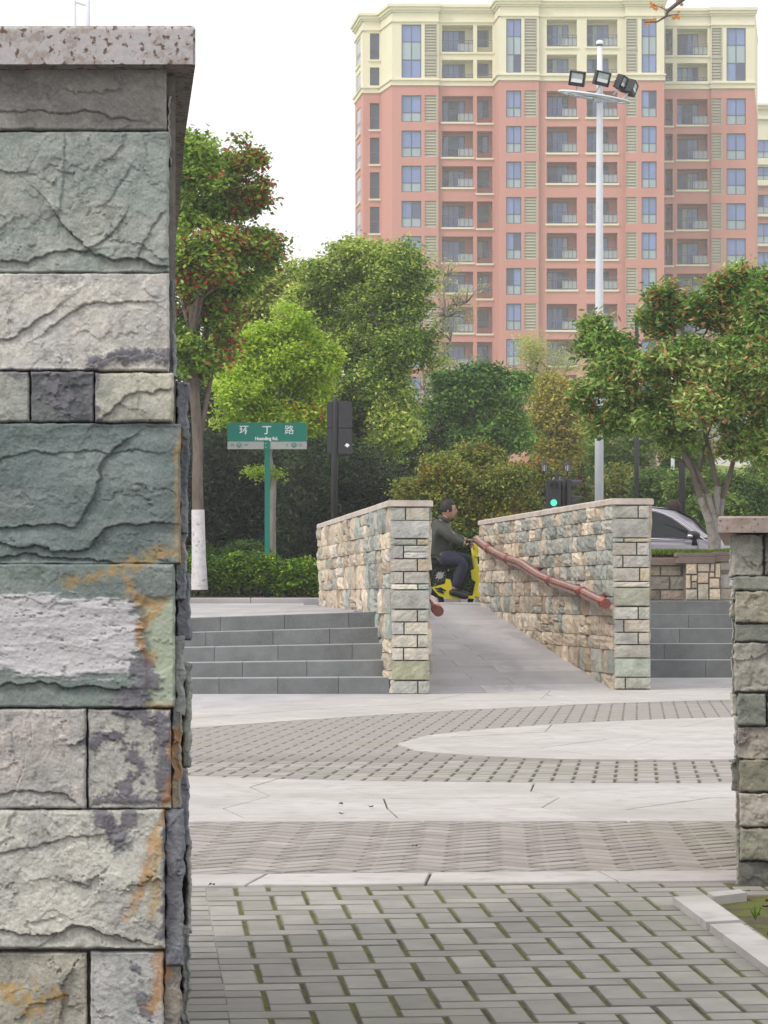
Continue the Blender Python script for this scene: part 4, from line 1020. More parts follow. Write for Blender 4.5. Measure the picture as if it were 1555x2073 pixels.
# 1 red-tinged tree with the whitewashed trunk
D = 41.0
PAL1 = GR((66,94,30),(98,126,44),(128,154,60),(156,174,88))
L1 = [lobe(400,330,78,58,D,-.4), lobe(480,325,62,48,D), lobe(525,375,30,32,D,0), lobe(440,415,105,60,D,.2), lobe(400,500,95,75,D,-.3), lobe(500,490,62,50,D), lobe(545,520,34,30,D), lobe(430,600,110,80,D,.3), lobe(390,690,80,70,D), lobe(300,420,90,120,D,.6), lobe(300,640,80,90,D,.6), lobe(350,300,60,40,D,.3)]
t, b_, tp = tree('street_tree', 'tall tree with red-tinged leaves and a whitewashed trunk beside the green road sign', 'tree', D, ((404,1197),(393,620)), .085, L1, 2300, 34, .15, .080, PAL1, 101,
     accent=GR((150,58,42),(132,52,36),(164,92,58)), acc_p=.34, acc_where=.02, limb_n=12, r1=.06, gap=.13, aspect=.55)
zw = P(400,1032,D).z
mb = MB(); mb.tube([b_ + Vector((0,0,.02)), b_.lerp(tp,.12), Vector((b_.x+(tp.x-b_.x)*(zw-b_.z)/(tp.z-b_.z), D, zw))], [.117,.095,.088], 14, caps=False); mb.build('whitewash_band', M['lime'], t, smooth=True)
# 2 bright green maple behind the sign
D = 44.5
PAL2 = GR((104,134,32),(134,162,44),(164,188,64),(188,204,100))
L2 = [lobe(560,700,80,55,D), lobe(500,790,72,50,D,-.2), lobe(620,760,68,50,D), lobe(550,840,110,42,D), lobe(470,850,50,30,D,-.3), lobe(580,660,50,36,D), lobe(650,710,42,42,D,.2), lobe(545,958,34,14,D,0,300), lobe(560,770,90,70,D,.1), lobe(640,840,45,32,D,.2)]
tree('maple_tree', 'small bright yellow-green maple right behind the green road sign', 'tree', D, ((551,1190),(553,760)), .062, L2, 2300, 34, .14, .066, PAL2, 102, bark='bark_grey', limb_n=12, gap=.12, aspect=.5,
     accent=GR((170,110,40),(150,80,40)), acc_p=.15, acc_where=.45)
# 3 big camphor-like tree in the middle
D = 60.0
PAL3 = GR((48,76,24),(78,108,36),(118,144,54),(164,176,80),(194,198,116))
L3_ = [lobe(700,545,120,62,D,.5), lobe(790,600,95,85,D), lobe(640,600,85,60,D,1), lobe(720,480+55,70,45,D,.3), lobe(810,540,55,45,D,-.3), lobe(800,700,85,70,D,-.5), lobe(720,690,85,70,D,.2), lobe(660,700,70,60,D,.8), lobe(780,790,95,60,D,-.5), lobe(840,680,52,44,D,-.2), lobe(800,870,70,65,D,-.8), lobe(730,820,80,60,D,.1), lobe(860,720,30,26,D,0,500)]
tree('broadleaf_tree', 'big round dark green tree with yellow-green crown tips in front of the pink tower', 'tree', D, ((735,1190),(742,600)), .26, L3_, 4200, 30, .21, .088, PAL3, 103, limb_n=16, gap=.13, aspect=.45, palf=.5)
D = 66.0
PAL3b = GR((88,108,38),(126,142,54),(166,172,82),(190,188,106))
L3b = [lobe(585,600,70,48,D), lobe(545,570,40,30,D), lobe(620,650,62,55,D), lobe(560,650,60,50,D), lobe(600,545,40,25,D), lobe(700,505,34,22,D), lobe(650,545,44,34,D), lobe(475,640,48,60,D), lobe(450,710,46,60,D), lobe(520,700,50,60,D)]
tree('broadleaf_tree', 'yellowish tree squeezed between the red-tinged tree and the big dark green tree', 'tree', D, ((600,1180),(600,640)), .2, L3b, 1700, 26, .26, .11, PAL3b, 104, gap=.15)
# 4 nearly bare pale tree leaning right
D = 73.0
t4 = empty('bare_tree', P(868,1100,D), 'nearly bare pale-barked tree with thin leaning branches right of the big dark tree', 'tree')
mb = MB(); g = random.Random(9)
br = [[(868,1100),(872,900),(862,790),(880,760),(905,765),(935,752)], [(862,800),(858,770),(850,700),(838,640),(868,590),(880,560)], [(850,700),(880,660),(905,640),(925,620),(945,612)], [(905,640),(898,600),(905,560)], [(868,590),(850,575),(846,548)], [(858,770),(890,720),(912,690),(908,640)]]
tips = []
for k, path in enumerate(br):
    pts = [P(px, py, D + g.uniform(-.4,.4)) for px, py in path]; r = .085 if k == 0 else .038
    mb.tube(pts, [r*(1-.8*i/(len(pts)-1)) for i in range(len(pts))], 7)
    for p in pts[2:]:
        for _ in range(9):
            e = p + Vector((g.uniform(-.5,.5), g.uniform(-.4,.4), g.uniform(-.1,.5))); mb.tube([p, p.lerp(e,.5)+Vector((0,0,.04)), e], [.018,.012,.005], 4); tips.append(e)
mb.build('trunk', M['bark_grey'], t4, smooth=True)
leaf_cloud('crown', [(p, (.2,.2,.15), 1) for p in tips], 260, 14, .14, .06, GR((150,150,110),(170,166,120),(130,140,84)), t4, 105, shell=.1, gap=-.1)
# 5 blue-green bush tree, 6 feathery pale tree, 7 olive tree
D = 70.0
tree('broadleaf_tree', 'dark blue-green rounded tree low in front of the tower, left of the feathery pale tree', 'tree', D, ((960,1150),(965,850)), .2, [lobe(960,800,75,50,D), lobe(1010,830,55,60,D), lobe(920,840,55,45,D), lobe(1000,780,50,36,D), lobe(930,775,34,26,D), lobe(1030,880,40,50,D), lobe(960,890,70,45,D), lobe(880,900,50,50,D), lobe(880,840,34,30,D), lobe(1040,770,26,24,D,0,700), lobe(900,770,24,18,D,0,500), lobe(970,750,30,16,D,0,500)], 2100, 26, .24, .11, GR((44,76,34),(66,102,42),(94,130,54),(130,160,74)), 106, gap=.16)
D = 82.0
tree('feathery_tree', 'pale feathery yellow-green tree with thin sparse foliage before the tower foot', 'tree', D, ((1085,1120),(1082,720)), .15, [lobe(1085,725,52,45,D), lobe(1060,770,50,36,D), lobe(1120,750,50,50,D), lobe(1150,720,36,34,D), lobe(1080,690,36,22,D), lobe(1110,800,60,30,D)], 620, 22, .3, .075, GR((138,146,84),(158,162,96),(176,174,112)), 107, bark='bark_grey', shell=.2, gap=.3, limb_n=18, aspect=.3)
D = 76.0
tree('broadleaf_tree', 'olive tree with yellow young leaves left of the white lamp mast', 'tree', D, ((1118,1120),(1120,840)), .18, [lobe(1120,790,44,34,D), lobe(1110,830,50,40,D), lobe(1140,870,55,50,D), lobe(1090,870,40,36,D), lobe(1150,810,36,36,D), lobe(1130,930,60,50,D)], 1150, 26, .24, .10, GR((84,96,36),(118,122,50),(158,150,72),(190,172,92)), 108, gap=.13, accent=GR((176,120,74),), acc_p=.3, acc_where=.3)
D = 90.0
tree('feathery_tree', 'thin grey-green tree behind the blue-green tree and under the tower', 'tree', D, ((900,1120),(905,860)), .15, [lobe(905,850,46,36,D), lobe(880,890,50,40,D), lobe(930,880,40,36,D)], 420, 22, .3, .09, GR((120,138,76),(146,158,96)), 109, bark='bark_grey', shell=.2, gap=.25)
# 8 hedge-like reddish shrubs along the far side of the lane
D = 47.0
PAL8 = GR((54,74,26),(84,104,38),(124,134,54),(164,156,72))
sh = [(905,960,52,48,'rusty-tipped rounded shrub directly above the rider in the lane'), (960,940,58,42,'tallest of the rusty-tipped shrubs between rider and traffic signal'), (1010,975,60,50,'broad rusty-tipped shrub left of the green traffic signal'), (1062,965,50,42,'yellow-tipped shrub touching the green traffic signal'), (860,1000,50,50,'low rusty-tipped shrub behind the left wall end and the rider')]
for k, (px, py, a, b, lab) in enumerate(sh):
    dd = D + (k % 2)*1.2
    t = empty('shrub', P(px, 1190, dd), lab, 'shrub', 'rusty-tipped shrubs beyond the lane')
    leaf_cloud('foliage', breakup([lobe(px,py,a,b,dd), lobe(px-10,py+75,a*1.05,70,dd), lobe(px+12,py+150,a*1.1,60,dd)], 6, .5, k), 1700, 26, .15, .062, PAL8, t, 120+k, gap=.05, shell=.6, accent=GR((150,92,52),(168,112,62),(140,80,50)), acc_p=.45, acc_where=.12)
    mb = MB()
    for s in range(5): mb.tube([P(px-12+6*s, 1195, dd), P(px-20+10*s, py+40, dd), P(px-30+15*s, py-10, dd)], [.035,.025,.01], 6)
    mb.build('stem', M['bark'], t)['kind'] = 'stuff'
# 9 dark bamboo-like thicket behind the sign
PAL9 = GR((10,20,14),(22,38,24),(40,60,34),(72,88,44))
th = [(430,980,70,120,49.5,'dark thicket plant between the whitewashed trunk and the sign post'), (540,1000,75,110,50,'dark shaggy bush behind the green sign post'), (640,985,75,125,49,'dark bamboo-like bush left of the black signal post'), (740,1000,80,120,50,'dark bamboo-like bush right of the black signal post'), (330,960,60,140,50,'dark bush at the very left behind the whitewashed trunk'), (815,1040,60,90,49.5,'dark bush behind the left ramp wall coping')]
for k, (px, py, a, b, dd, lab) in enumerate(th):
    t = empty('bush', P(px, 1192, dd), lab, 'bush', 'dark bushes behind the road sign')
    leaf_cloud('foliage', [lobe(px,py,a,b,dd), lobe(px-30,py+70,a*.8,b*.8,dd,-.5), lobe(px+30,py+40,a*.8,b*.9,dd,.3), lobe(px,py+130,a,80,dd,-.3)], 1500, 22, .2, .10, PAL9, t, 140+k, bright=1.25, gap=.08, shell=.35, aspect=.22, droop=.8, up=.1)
    mb = MB()
    for s in range(6): mb.tube([P(px-25+10*s, 1195, dd), P(px-35+14*s, py+40, dd), P(px-45+18*s, py-40, dd)], [.03,.022,.01], 5)
    mb.build('stem', M['bark'], t)
# 10 undergrowth trees behind: dense wood that closes the view
wood = [(340,850,130,60.0), (455,800,90,62), (640,880,100,60), (500,900,80,58), (590,790,90,64), (700,930,95,63), (850,930,90,66), (930,1000,90,68), (1050,1010,80,66), (1180,990,70,100), (1260,960,60,110), (1240,1020,60,90)]
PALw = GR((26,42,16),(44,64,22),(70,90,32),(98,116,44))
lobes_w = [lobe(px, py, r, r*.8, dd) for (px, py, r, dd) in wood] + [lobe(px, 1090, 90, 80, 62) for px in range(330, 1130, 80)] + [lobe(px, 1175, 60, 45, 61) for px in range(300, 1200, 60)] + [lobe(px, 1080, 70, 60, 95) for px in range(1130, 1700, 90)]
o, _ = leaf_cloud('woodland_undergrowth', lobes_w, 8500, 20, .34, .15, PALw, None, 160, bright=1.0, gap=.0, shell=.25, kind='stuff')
o['label'] = 'dense green undergrowth filling the background below the trees'
# ---- clipped hedge in the bed
D = 41.2
hed = empty('hedge', P(515,1195,D), 'low clipped hedge with yellow-green tips along the kerb left of the ramp', 'hedge')
lob = []
for px in range(372, 700, 22):
    top_ = 1122 + (14 if px > 560 else 0) + 5*math.sin(px*.09) + (6 if px < 420 else 0)
    lob.append(lobe(px, top_+34, 24, 34, D, .1, 10)); lob.append(lobe(px, top_+34, 24, 30, D, .8, 8))
leaf_cloud('foliage', lob, 2300, 20, .075, .05, GR((34,66,16),(62,100,22),(112,144,30),(170,186,44)), hed, 170, shell=.55, gap=.02, up=.9, aspect=.55, flat=.8)
mb = MB(); g = random.Random(4)
for px in range(375, 700, 11):
    a = P(px, 1200, D+g.uniform(0,.5)); mb.tube([a, a+Vector((g.uniform(-.08,.08),0,.2)), a+Vector((g.uniform(-.15,.15),0,.4))], [.012,.009,.005], 5)
mb.build('stem', M['bark_grey'], hed)
D = 43.0
for px, py, a, b, lab in [(410,1120,34,20,'clipped green ball shrub behind the hedge beside the whitewashed trunk'), (500,1112,44,22,'clipped green ball shrub behind the hedge beside the sign post')]:
    t = empty('ball_shrub', P(px,1190,D), lab, 'shrub')
    leaf_cloud('foliage', [lobe(px,py+14,a,b+10,D)], 520, 22, .07, .045, GR((38,62,22),(58,88,32),(84,112,46)), t, 175+px, shell=.8, gap=-.1)
    MB().tube([P(px,1195,D), P(px,py+20,D)], [.04,.03], 6).build('stem', M['bark'], t)
# low dark green behind the rider (right of the wall gap)
D = 43.5
t = empty('hedge', P(925,1195,D), 'leafy green hedge behind the yellow scooter', 'hedge')
leaf_cloud('foliage', [lobe(px, 1130+10*math.sin(px), 34, 60, D, .2) for px in range(840, 1080, 26)] + [lobe(px, 1190, 34, 30, D, 0) for px in range(840, 1080, 26)], 1500, 22, .12, .065, GR((30,52,16),(48,78,24),(72,104,34),(96,122,44)), t, 190, shell=.5, gap=.0)
MB().tube([P(900,1196,D), P(900,1120,D)], [.04,.02], 6).build('stem', M['bark'], t)

# 11 the right multi-stemmed tree in the planter
D = 35.2
PAL11 = GR((52,84,32),(80,114,44),(110,140,60),(142,162,88),(168,178,114))
L11 = [(c, tuple(q*.88 for q in r), w) for c, r, w in [lobe(1240,700,72,56,D), lobe(1220,770,66,62,D,-.3), lobe(1250,850,72,48,D), lobe(1330,640,60,50,D,.2), lobe(1400,620,72,52,D), lobe(1360,720,90,70,D,-.4), lobe(1420,800,100,75,D,-.5), lobe(1330,820,80,60,D,-.2), lobe(1490,640,80,70,D,.2), lobe(1520,560,52,38,D), lobe(1545,640,90,90,D), lobe(1520,740,100,80,D,-.4), lobe(1540,850,80,70,D,-.3), lobe(1620,700,90,120,D), lobe(1380,890,62,36,D), lobe(1210,660,40,24,D,0), lobe(1180,805,28,36,D,0), lobe(1620,840,80,90,D), lobe(1450,540+40,30,24,D,0), lobe(1500,905,60,28,D), lobe(1340,590,34,20,D), lobe(1530,700,70,130,D,-.6), lobe(1560,600,60,80,D,-.6), lobe(1545,900,60,50,D,-.5), lobe(1490,780,60,70,D,-.4)]]
t11 = empty('photinia_tree', P(1447,1112,D), 'wide multi-stemmed tree with bronze leaf tips and whitewashed stems behind the right planter', 'tree')
L11 = breakup(L11, 5, .5, 5) 
_, cl = leaf_cloud('crown', L11, 5200, 22, .13, .085, PAL11, t11, 111, shell=.15, gap=.06, aspect=.38, accent=GR((160,100,66),(178,122,82),(146,92,58)), acc_p=.15, acc_where=-.05, up=.7, palf=.9)
mb = MB(); mw = MB(); g = random.Random(21)
stems = [[(1443,1112),(1437,1060),(1418,1008),(1400,950),(1378,905),(1350,850)], [(1446,1112),(1444,1050),(1432,1000),(1414,960),(1396,930),(1385,880)], [(1448,1112),(1450,1040),(1452,985),(1440,930),(1428,880),(1420,800)], [(1450,1112),(1455,1050),(1462,1010),(1478,960),(1488,920),(1500,840)], [(1414,960),(1424,930),(1425,905),(1440,860)], [(1400,950),(1375,930),(1350,922)]]
for k, path in enumerate(stems):
    pts = [P(px, py, D + .05*k-.1) for px, py in path]; r = .045 if k < 4 else .022
    rads = [r*(1-.55*i/(len(pts)-1)) for i in range(len(pts))]
    mb.tube(pts, rads, 10)
    if k < 4:
        mw.tube([pts[0], pts[1], pts[2]], [rads[0]+.005, rads[1]+.005, rads[2]+.004], 12, caps=False)
    for _ in range(4):
        tg = Vector(cl[g.randrange(len(cl))]); s_ = pts[-1]
        mb.tube([s_, s_.lerp(tg,.5)+Vector((0,0,.1)), tg], [r*.4, r*.25, .006], 5)
mb.build('trunk', M['bark'], t11, smooth=True); mw.build('whitewash_band', mat('greyed_whitewash', (.27,.255,.235), var=.3, scale=20, rough=.95, tint=(.14,.11,.08), tscale=10, tamt=.8, tlo=.5, thi=.6), t11, smooth=True)
# other trunks and greenery behind at right
for (px, w, y0_, dd, lab) in [(1326, 12, 560, 72, 'slim grey-barked street tree left of the black lamp posts'), ]:
    tree('street_tree', lab, 'tree', dd, ((px,1120),(px+2,700)), .07*w/12*1.3, [lobe(px+10,820,70,60,dd), lobe(px-20,880,50,40,dd), lobe(px+40,760,60,50,dd)], 500, 22, .3, .12, GR((60,84,34),(88,110,46),(120,134,64)), 210, bark='bark_grey')
for k, (px, py, a, b, dd, lab, pal) in enumerate([(1270,985,60,40,64,'rusty shrub behind the white lamp mast','r'), (1200,960,50,60,78,'reddish-green shrub between the signals and the white mast','r'), (1420,985,60,34,60,'green shrub seen through the stems of the right tree','g'), (1500,1000,50,40,58,'green shrub before the white house at the right','g'), (1345,990,60,40,62,'olive shrub above the car roof','g'), (1255,905,70,60,74,'loose olive tree-like shrub just right of the white mast','g'), (1180,905,46,60,80,'yellowish tall shrub left of the white mast','r'), (1390,915,60,50,74,'tall green shrub hidden among the stems of the right tree','g'), (1450,1030,60,26,56,'low light green shrub right of the multi-stemmed tree','g'), (1560,1000,60,60,60,'green shrub at the right edge of the picture','g')]):
    t = empty('shrub', P(px, 1150, dd), lab, 'shrub')
    leaf_cloud('foliage', [lobe(px,py,a,b,dd), lobe(px,py+60,a,60,dd)], 620, 22, .2, .09, GR((54,72,30),(88,100,40),(130,130,60)) if pal == 'r' else GR((48,76,26),(80,106,40),(120,140,60)), t, 220+k, shell=.5, gap=.04, accent=GR((158,104,64),) if pal == 'r' else None, acc_p=.4)
    MB().tube([P(px,1160,dd), P(px,py+20,dd)], [.06,.03], 6).build('stem', M['bark'], t)
# grass blades
def blades(name, pts, h, w, pal, lab=None, parent=None):
    g = np.random.default_rng(3); n = len(pts); p = np.array(pts); a = g.uniform(0, 2*math.pi, n); hh = h*g.uniform(.5, 1.3, n)
    dx = np.cos(a)*w; dy = np.sin(a)*w; lean = g.normal(0, .35, (n, 2))*hh[:, None]
    V = np.zeros((n, 3, 3)); V[:,0] = p + np.stack([dx, dy, 0*dx], -1); V[:,1] = p - np.stack([dx, dy, 0*dx], -1); V[:,2] = p + np.stack([lean[:,0], lean[:,1], hh], -1)
    pc = np.array(pal)[g.integers(0, len(pal), n)]*g.uniform(.8, 1.2, n)[:, None]
    o = mk(name, V.reshape(-1,3), np.arange(n*3).reshape(-1,3), M['grass'], parent, None, False, np.repeat(pc, 3, 0)); o['kind'] = 'stuff'
    if lab: o['label'] = lab
    return o
g = np.random.default_rng(8)
pts = []
zs = zz(1122)
for _ in range(16000):
    x = g.uniform(xx(1290), 4.4); y = g.uniform(DP+.3, 38.2); pts.append((x, y, zs + .05*max(0, (x-4.0))))
blades('planter_grass', pts, .065, .006, GR((86,116,28),(112,140,40),(70,98,26),(140,156,64)), 'short grass growing on the planter by the right tree')
pts = [(x, y, (0 if y > YB else -(YB-y)*SLOPE)+.0) for x, y in zip(g.uniform(1.13, 2.6, 9000), g.uniform(6.6, 9.3, 9000)) if fbm(x*4, y*4, 0, 3, 2) > -.05 + .3*(y > 8.6) and x > 1.16+.0*(y)]
pts = [p for p in pts if p[0] > 1.16 + max(0, (p[1]-7.9))*.28 and p[1] < 8.75]
blades('strip_grass', pts, .022, .0022, GR((84,108,24),(104,124,34),(66,84,26)), 'mossy grass on the soil strip by the edging slabs')
# small weed by the right pillar
wd = empty('weed', ground_px(1529,1862,.03), 'tiny bright green weed sprouting from the soil strip', 'plant')
b0_ = ground_px(1529, 1862, .03); mb = MB()
for k in range(16):
    a = rnd.uniform(0, 6.28); l = rnd.uniform(.02,.045); tipp = b0_ + Vector((math.cos(a)*l*.6, math.sin(a)*l*.6, l*1.1)); sdv = Vector((-math.sin(a), math.cos(a), 0))*.003
    mb.add([b0_+sdv*.4, b0_-sdv*.4, b0_.lerp(tipp,.6)-sdv, tipp, b0_.lerp(tipp,.6)+sdv], [(0,1,2,3,4)])
mk('leaf', mb.v, mb.f, M['grass'], wd, None, False, np.tile(np.array(lin(104,140,52)), (len(mb.v),1)))
mb = MB(); g2 = random.Random(2)
for (px, py, s) in [(448,1845,.02),(400,1650,.015)]: pass
# stray litter leaves on the plaza
for px, py, lab in [(690,1632,'dry leaf scrap on the wide pale band, upper left of the three lying together'),(751,1638,'dry leaf scrap on the wide pale band, rightmost of the three lying together'),(692,1652,'dry leaf scrap on the wide pale band, lowest of the three lying together'),(430,1798,'dark clump of dead leaves at the paving edge beside the left pillar'),(840,1718,'single dark leaf scrap on the zigzag pavers'),(1110,1410,'tiny leaf scrap on the far pale band below the ramp')]:
    p = G(px, py) + Vector((0,0,.009)); a = rnd.uniform(0,6.28); r = .014
    q = [p+Vector((math.cos(a+t)*r*(1 if i%2 else .55), math.sin(a+t)*r*(1 if i%2 else .55), .004*(i%3))) for i, t in enumerate([0,.9,1.8,2.7,3.6,4.5,5.4])]
    props(mk('fallen_leaf', q, [tuple(range(7))], M['soil']), lab, 'leaf', 'dry leaves lying on the paving')
mb = MB(); gg = random.Random(12)
for _ in range(260):
    x = gg.uniform(1.0, 2.2); y = gg.uniform(8.2, 9.9); r = gg.uniform(.004, .016)
    if x < 1.06 + max(0, y-9.3)*.3: continue
    z0 = (0 if y > YB else -(YB-y)*SLOPE) - .004
    v = [Vector((x,y,z0)) + Vector((gg.gauss(0,1), gg.gauss(0,1), gg.gauss(0,1)*.6)).normalized()*r for _ in range(6)]
    mb.add(v, [(0,1,2),(0,2,3),(0,3,4),(1,2,5),(2,3,5),(3,4,5),(0,4,1),(4,1,5)])
o = mb.build('soil_clods', M['soil']); o['kind'] = 'stuff'; o['label'] = 'loose clods and litter on the bare soil by the right pillar'
# near twig with orange leaves hanging in at the top right, grown on a tree standing just outside the frame
D = 13.5
tw = empty('overhanging_tree', P(2050, 1650, D), 'thin twig with a few orange leaves hanging into the top edge before the tower', 'tree')
mb = MB()
paths = [([(2050,1650),(2030,900),(1980,200),(1880,-200)], .11), ([(1980,200),(1760,-160),(1560,-120),(1460,-60),(1378,2),(1352,22),(1348,33),(1331,44),(1303,45)], .02), ([(1352,22),(1335,14),(1322,9)], .003), ([(1348,33),(1365,30),(1374,28)], .003), ([(1378,2),(1382,8)], .002)]
for path, r in paths:
    pts = [P(px, py, D) for px, py in path]; mb.tube(pts, [max(.0018, r*(1-.93*i/(len(pts)-1))) for i in range(len(pts))], 6)
mb.build('branch', M['bark'], tw)
mb = MB()
for px, py, r in [(1322,12,9),(1328,18,7),(1318,6,5),(1372,34,9),(1364,37,6),(1374,24,5),(1314,44,10),(1308,48,7),(1325,40,6),(1380,10,6),(1340,14,5),(1372,0,7)]:
    c = P(px, py, D); r = r*D/FPX; a = rnd.uniform(0,6.28); q = [c]
    for k in range(10):
        rr_ = r*(1 if k % 2 else .5); t_ = a+k*math.pi/5; q.append(c + Vector((math.cos(t_)*rr_, rnd.uniform(-.4,.4)*rr_, math.sin(t_)*rr_*.8)))
    mb.add(q, [(0, 1+k, 1+(k+1)%10) for k in range(10)])
mk('leaf', mb.v, mb.f, M['leaf'], tw, None, False, np.tile(np.array(lin(214,150,84)), (len(mb.v),1)))
# ------------------------------------------------------------ the pink and cream tower
RD = 255.5
def zr(y): return EYE + (HOR-y)*RD/FPX
class Face:
    def __init__(s, pa, Da, pb, Db):
        s.O = Vector(((pa-CXP)*Da/FPX, Da, 0)); e = Vector(((pb-CXP)*Db/FPX, Db, 0)); s.L = (e-s.O).length; s.U = (e-s.O).normalized(); s.N = Vector((s.U.y, -s.U.x, 0))
        s.pa, s.Da, s.pb, s.Db = pa, Da, pb, Db
    def u(s, px):
        # intersection of the viewing ray column with the face line
        t = (px-CXP)/FPX; # x = t*y
        # O + u*U : x = t*y
        return (t*s.O.y - s.O.x)/(s.U.x - t*s.U.y)
    def p(s, u, z, n=0.0): return s.O + s.U*u + s.N*n + Vector((0,0,z))
def fbox(mb, f, u0, u1, z0, z1, n0, n1):
    c = f.p((u0+u1)/2, (z0+z1)/2, (n0+n1)/2); return mb.obox(c, f.U*(u1-u0)/2, f.N*(n1-n0)/2, Vector((0,0,(z1-z0)/2)))
def wall_holes(f, u0, u1, z0, z1, ops, dep):
    mb = MB(); us = sorted({u0, u1} | {o[k] for o in ops for k in (0, 1) if u0 < o[k] < u1}); zs_ = sorted({z0, z1} | {o[k] for o in ops for k in (2, 3) if z0 < o[k] < z1})
    for a, b in zip(us[:-1], us[1:]):
        for c, d in zip(zs_[:-1], zs_[1:]):
            mu, mz = (a+b)/2, (c+d)/2
            if any(o[0] < mu < o[1] and o[2] < mz < o[3] for o in ops): continue
            mb.add([f.p(a,c), f.p(b,c), f.p(b,d), f.p(a,d)], [(0,1,2,3)])
    for o in ops:
        if not (z0-.01 <= o[2] and o[3] <= z1+.01): continue
        dd = o[4]; a, b, c, d = o[:4]
        q = [f.p(a,c), f.p(b,c), f.p(b,d), f.p(a,d)]; r = [f.p(a,c,-dd), f.p(b,c,-dd), f.p(b,d,-dd), f.p(a,d,-dd)]
        mb.add(q+r, [(0,4,5,1),(1,5,6,2),(2,6,7,3),(3,7,4,0)])
        if dd > 1: mb.add(r, [(0,1,2,3)])
    return mb
tower = empty('apartment_tower', (xx(1120,RD), RD+6, .5), 'tall pink apartment tower with a cream top storey filling the sky at the upper right', 'building')
def window(parent, f, u0, u1, z0, z1, bands, dep=.22, t=.07):
    mb = MB(); n0, n1 = -dep, -dep+.08
    fbox(mb, f, u0, u0+t, z0, z1, n0, n1); fbox(mb, f, u1-t, u1, z0, z1, n0, n1); fbox(mb, f, u0+t, u1-t, z0, z0+t, n0, n1); fbox(mb, f, u0+t, u1-t, z1-t, z1, n0, n1)
    um = (u0+u1)/2; fbox(mb, f, um-t*.5, um+t*.5, z0+t, z1-t, n0, n1-.01)
    zb = [z1] + [z1-(z1-z0)*b for b, _ in bands]
    for z in zb[1:-1]: fbox(mb, f, u0+t, um-t*.5, z-t*.5, z+t*.5, n0, n1-.01); fbox(mb, f, um+t*.5, u1-t, z-t*.5, z+t*.5, n0, n1-.01)
    w = mb.build('window', M['frame'], parent)
    for (za, zb_, (b, kind)) in zip(zb[:-1], zb[1:], bands):
        for ua, ub in ((u0+t, um-t*.5), (um+t*.5, u1-t)):
            k = kind
            if k == 'pane': q_ = rnd.random(); k = 'pane_dark' if q_ < .07 else 'pane_low' if q_ < .13 else k
            mk('pane', [f.p(ua,zb_,-dep+.03), f.p(ub,zb_,-dep+.03), f.p(ub,za,-dep+.03), f.p(ua,za,-dep+.03)], [(0,1,2,3)], M[k], w)
def louvre(parent, f, u0, u1, z0, z1):
    mb = MB(); n = max(4, int((z1-z0)/.235)); h = (z1-z0)/n
    for k in range(n):
        z = z0+h*k; mb.add([f.p(u0,z+.01,-.06), f.p(u1,z+.01,-.06), f.p(u1,z+h*.95,-.17), f.p(u0,z+h*.95,-.17), f.p(u0,z+.01,-.10), f.p(u1,z+.01,-.10)], [(0,1,2,3),(0,4,5,1)])
    fbox(mb, f, u1-.13, u1, z0, z1, -.1, -.03)
    mb.add([f.p(u0,z0,-.22), f.p(u1,z0,-.22), f.p(u1,z1,-.22), f.p(u0,z1,-.22)], [(0,1,2,3)])
    mb.build('louvre', M['louvre'], parent)
def balcony(parent, f, u0, u1, z0, z1, wallm, small=False, door=(0.05,.72), sill=True, seed=0, railh=.95):
    dep = 1.5 if not small else 1.3
    g = random.Random(seed)
    b = MB()
    ex = .06
    fbox(b, f, u0-.12, u1+.12, z0-.17, z0-.01, -.05, .12)
    o = b.build('balcony', M['cream'], parent)
    # door
    a, c = u0+(u1-u0)*door[0], u0+(u1-u0)*door[1]; zt = z1-(z1-z0)*.13; zb = z0 if not small else z0+(z1-z0)*.28
    mb = MB(); t = .06; n0, n1 = -dep+.01, -dep+.09
    fbox(mb, f, a-t, a, zb, zt+t, n0, n1); fbox(mb, f, c, c+t, zb, zt+t, n0, n1); fbox(mb, f, a, c, zt, zt+t, n0, n1)
    k = 2 if small else 4
    for q in range(1, k): uq = a+(c-a)*q/k; fbox(mb, f, uq-t*.4, uq+t*.4, zb, zt, n0, n1)
    mb.build('door_frame', M['frame'], o)
    op = g.randrange(k) if g.random() < .6 else -1
    for q in range(k):
        ua, ub = a+(c-a)*q/k+t*.4, a+(c-a)*(q+1)/k-t*.4
        mk('pane', [f.p(ua,zb,-dep+.04), f.p(ub,zb,-dep+.04), f.p(ub,zt,-dep+.04), f.p(ua,zt,-dep+.04)], [(0,1,2,3)], M['pane_dark' if q == op or q == op+1 else ('pane_low' if g.random() < .15 else 'pane')], o)
    # railing
    mb = MB(); zr_ = z0+railh; 
    fbox(mb, f, u0, u1, zr_-.05, zr_, -.07, -.02); fbox(mb, f, u0, u1, zr_-.26, zr_-.22, -.06, -.03); fbox(mb, f, u0, u1, z0+.06, z0+.1, -.06, -.03)
    if not small:
        nb = 7
        for q in range(nb+1): uq = u0+.02+(u1-u0-.04)*q/nb; fbox(mb, f, uq-.018, uq+.018, z0, zr_-.05, -.06, -.03)
    else:
        for uq in (u0+.03, u1-.03): fbox(mb, f, uq-.02, uq+.02, z0, zr_-.05, -.06, -.03)
    mb.build('railing', M['frame'], o)
    if not small:
        mk('rail_panel', [f.p(u0+(u1-u0)*.52,z0+.1,-.08), f.p(u1-.03,z0+.1,-.08), f.p(u1-.03,zr_-.27,-.08), f.p(u0+(u1-u0)*.52,zr_-.27,-.08)], [(0,1,2,3)], M['rail_glass'], o)
PITCH = 71.9
WB = [(.64,'pane'), (1.0,'pane_low')]
WBT = [(.32,'pane'), (.66,'pane_low'), (1.0,'pane')]
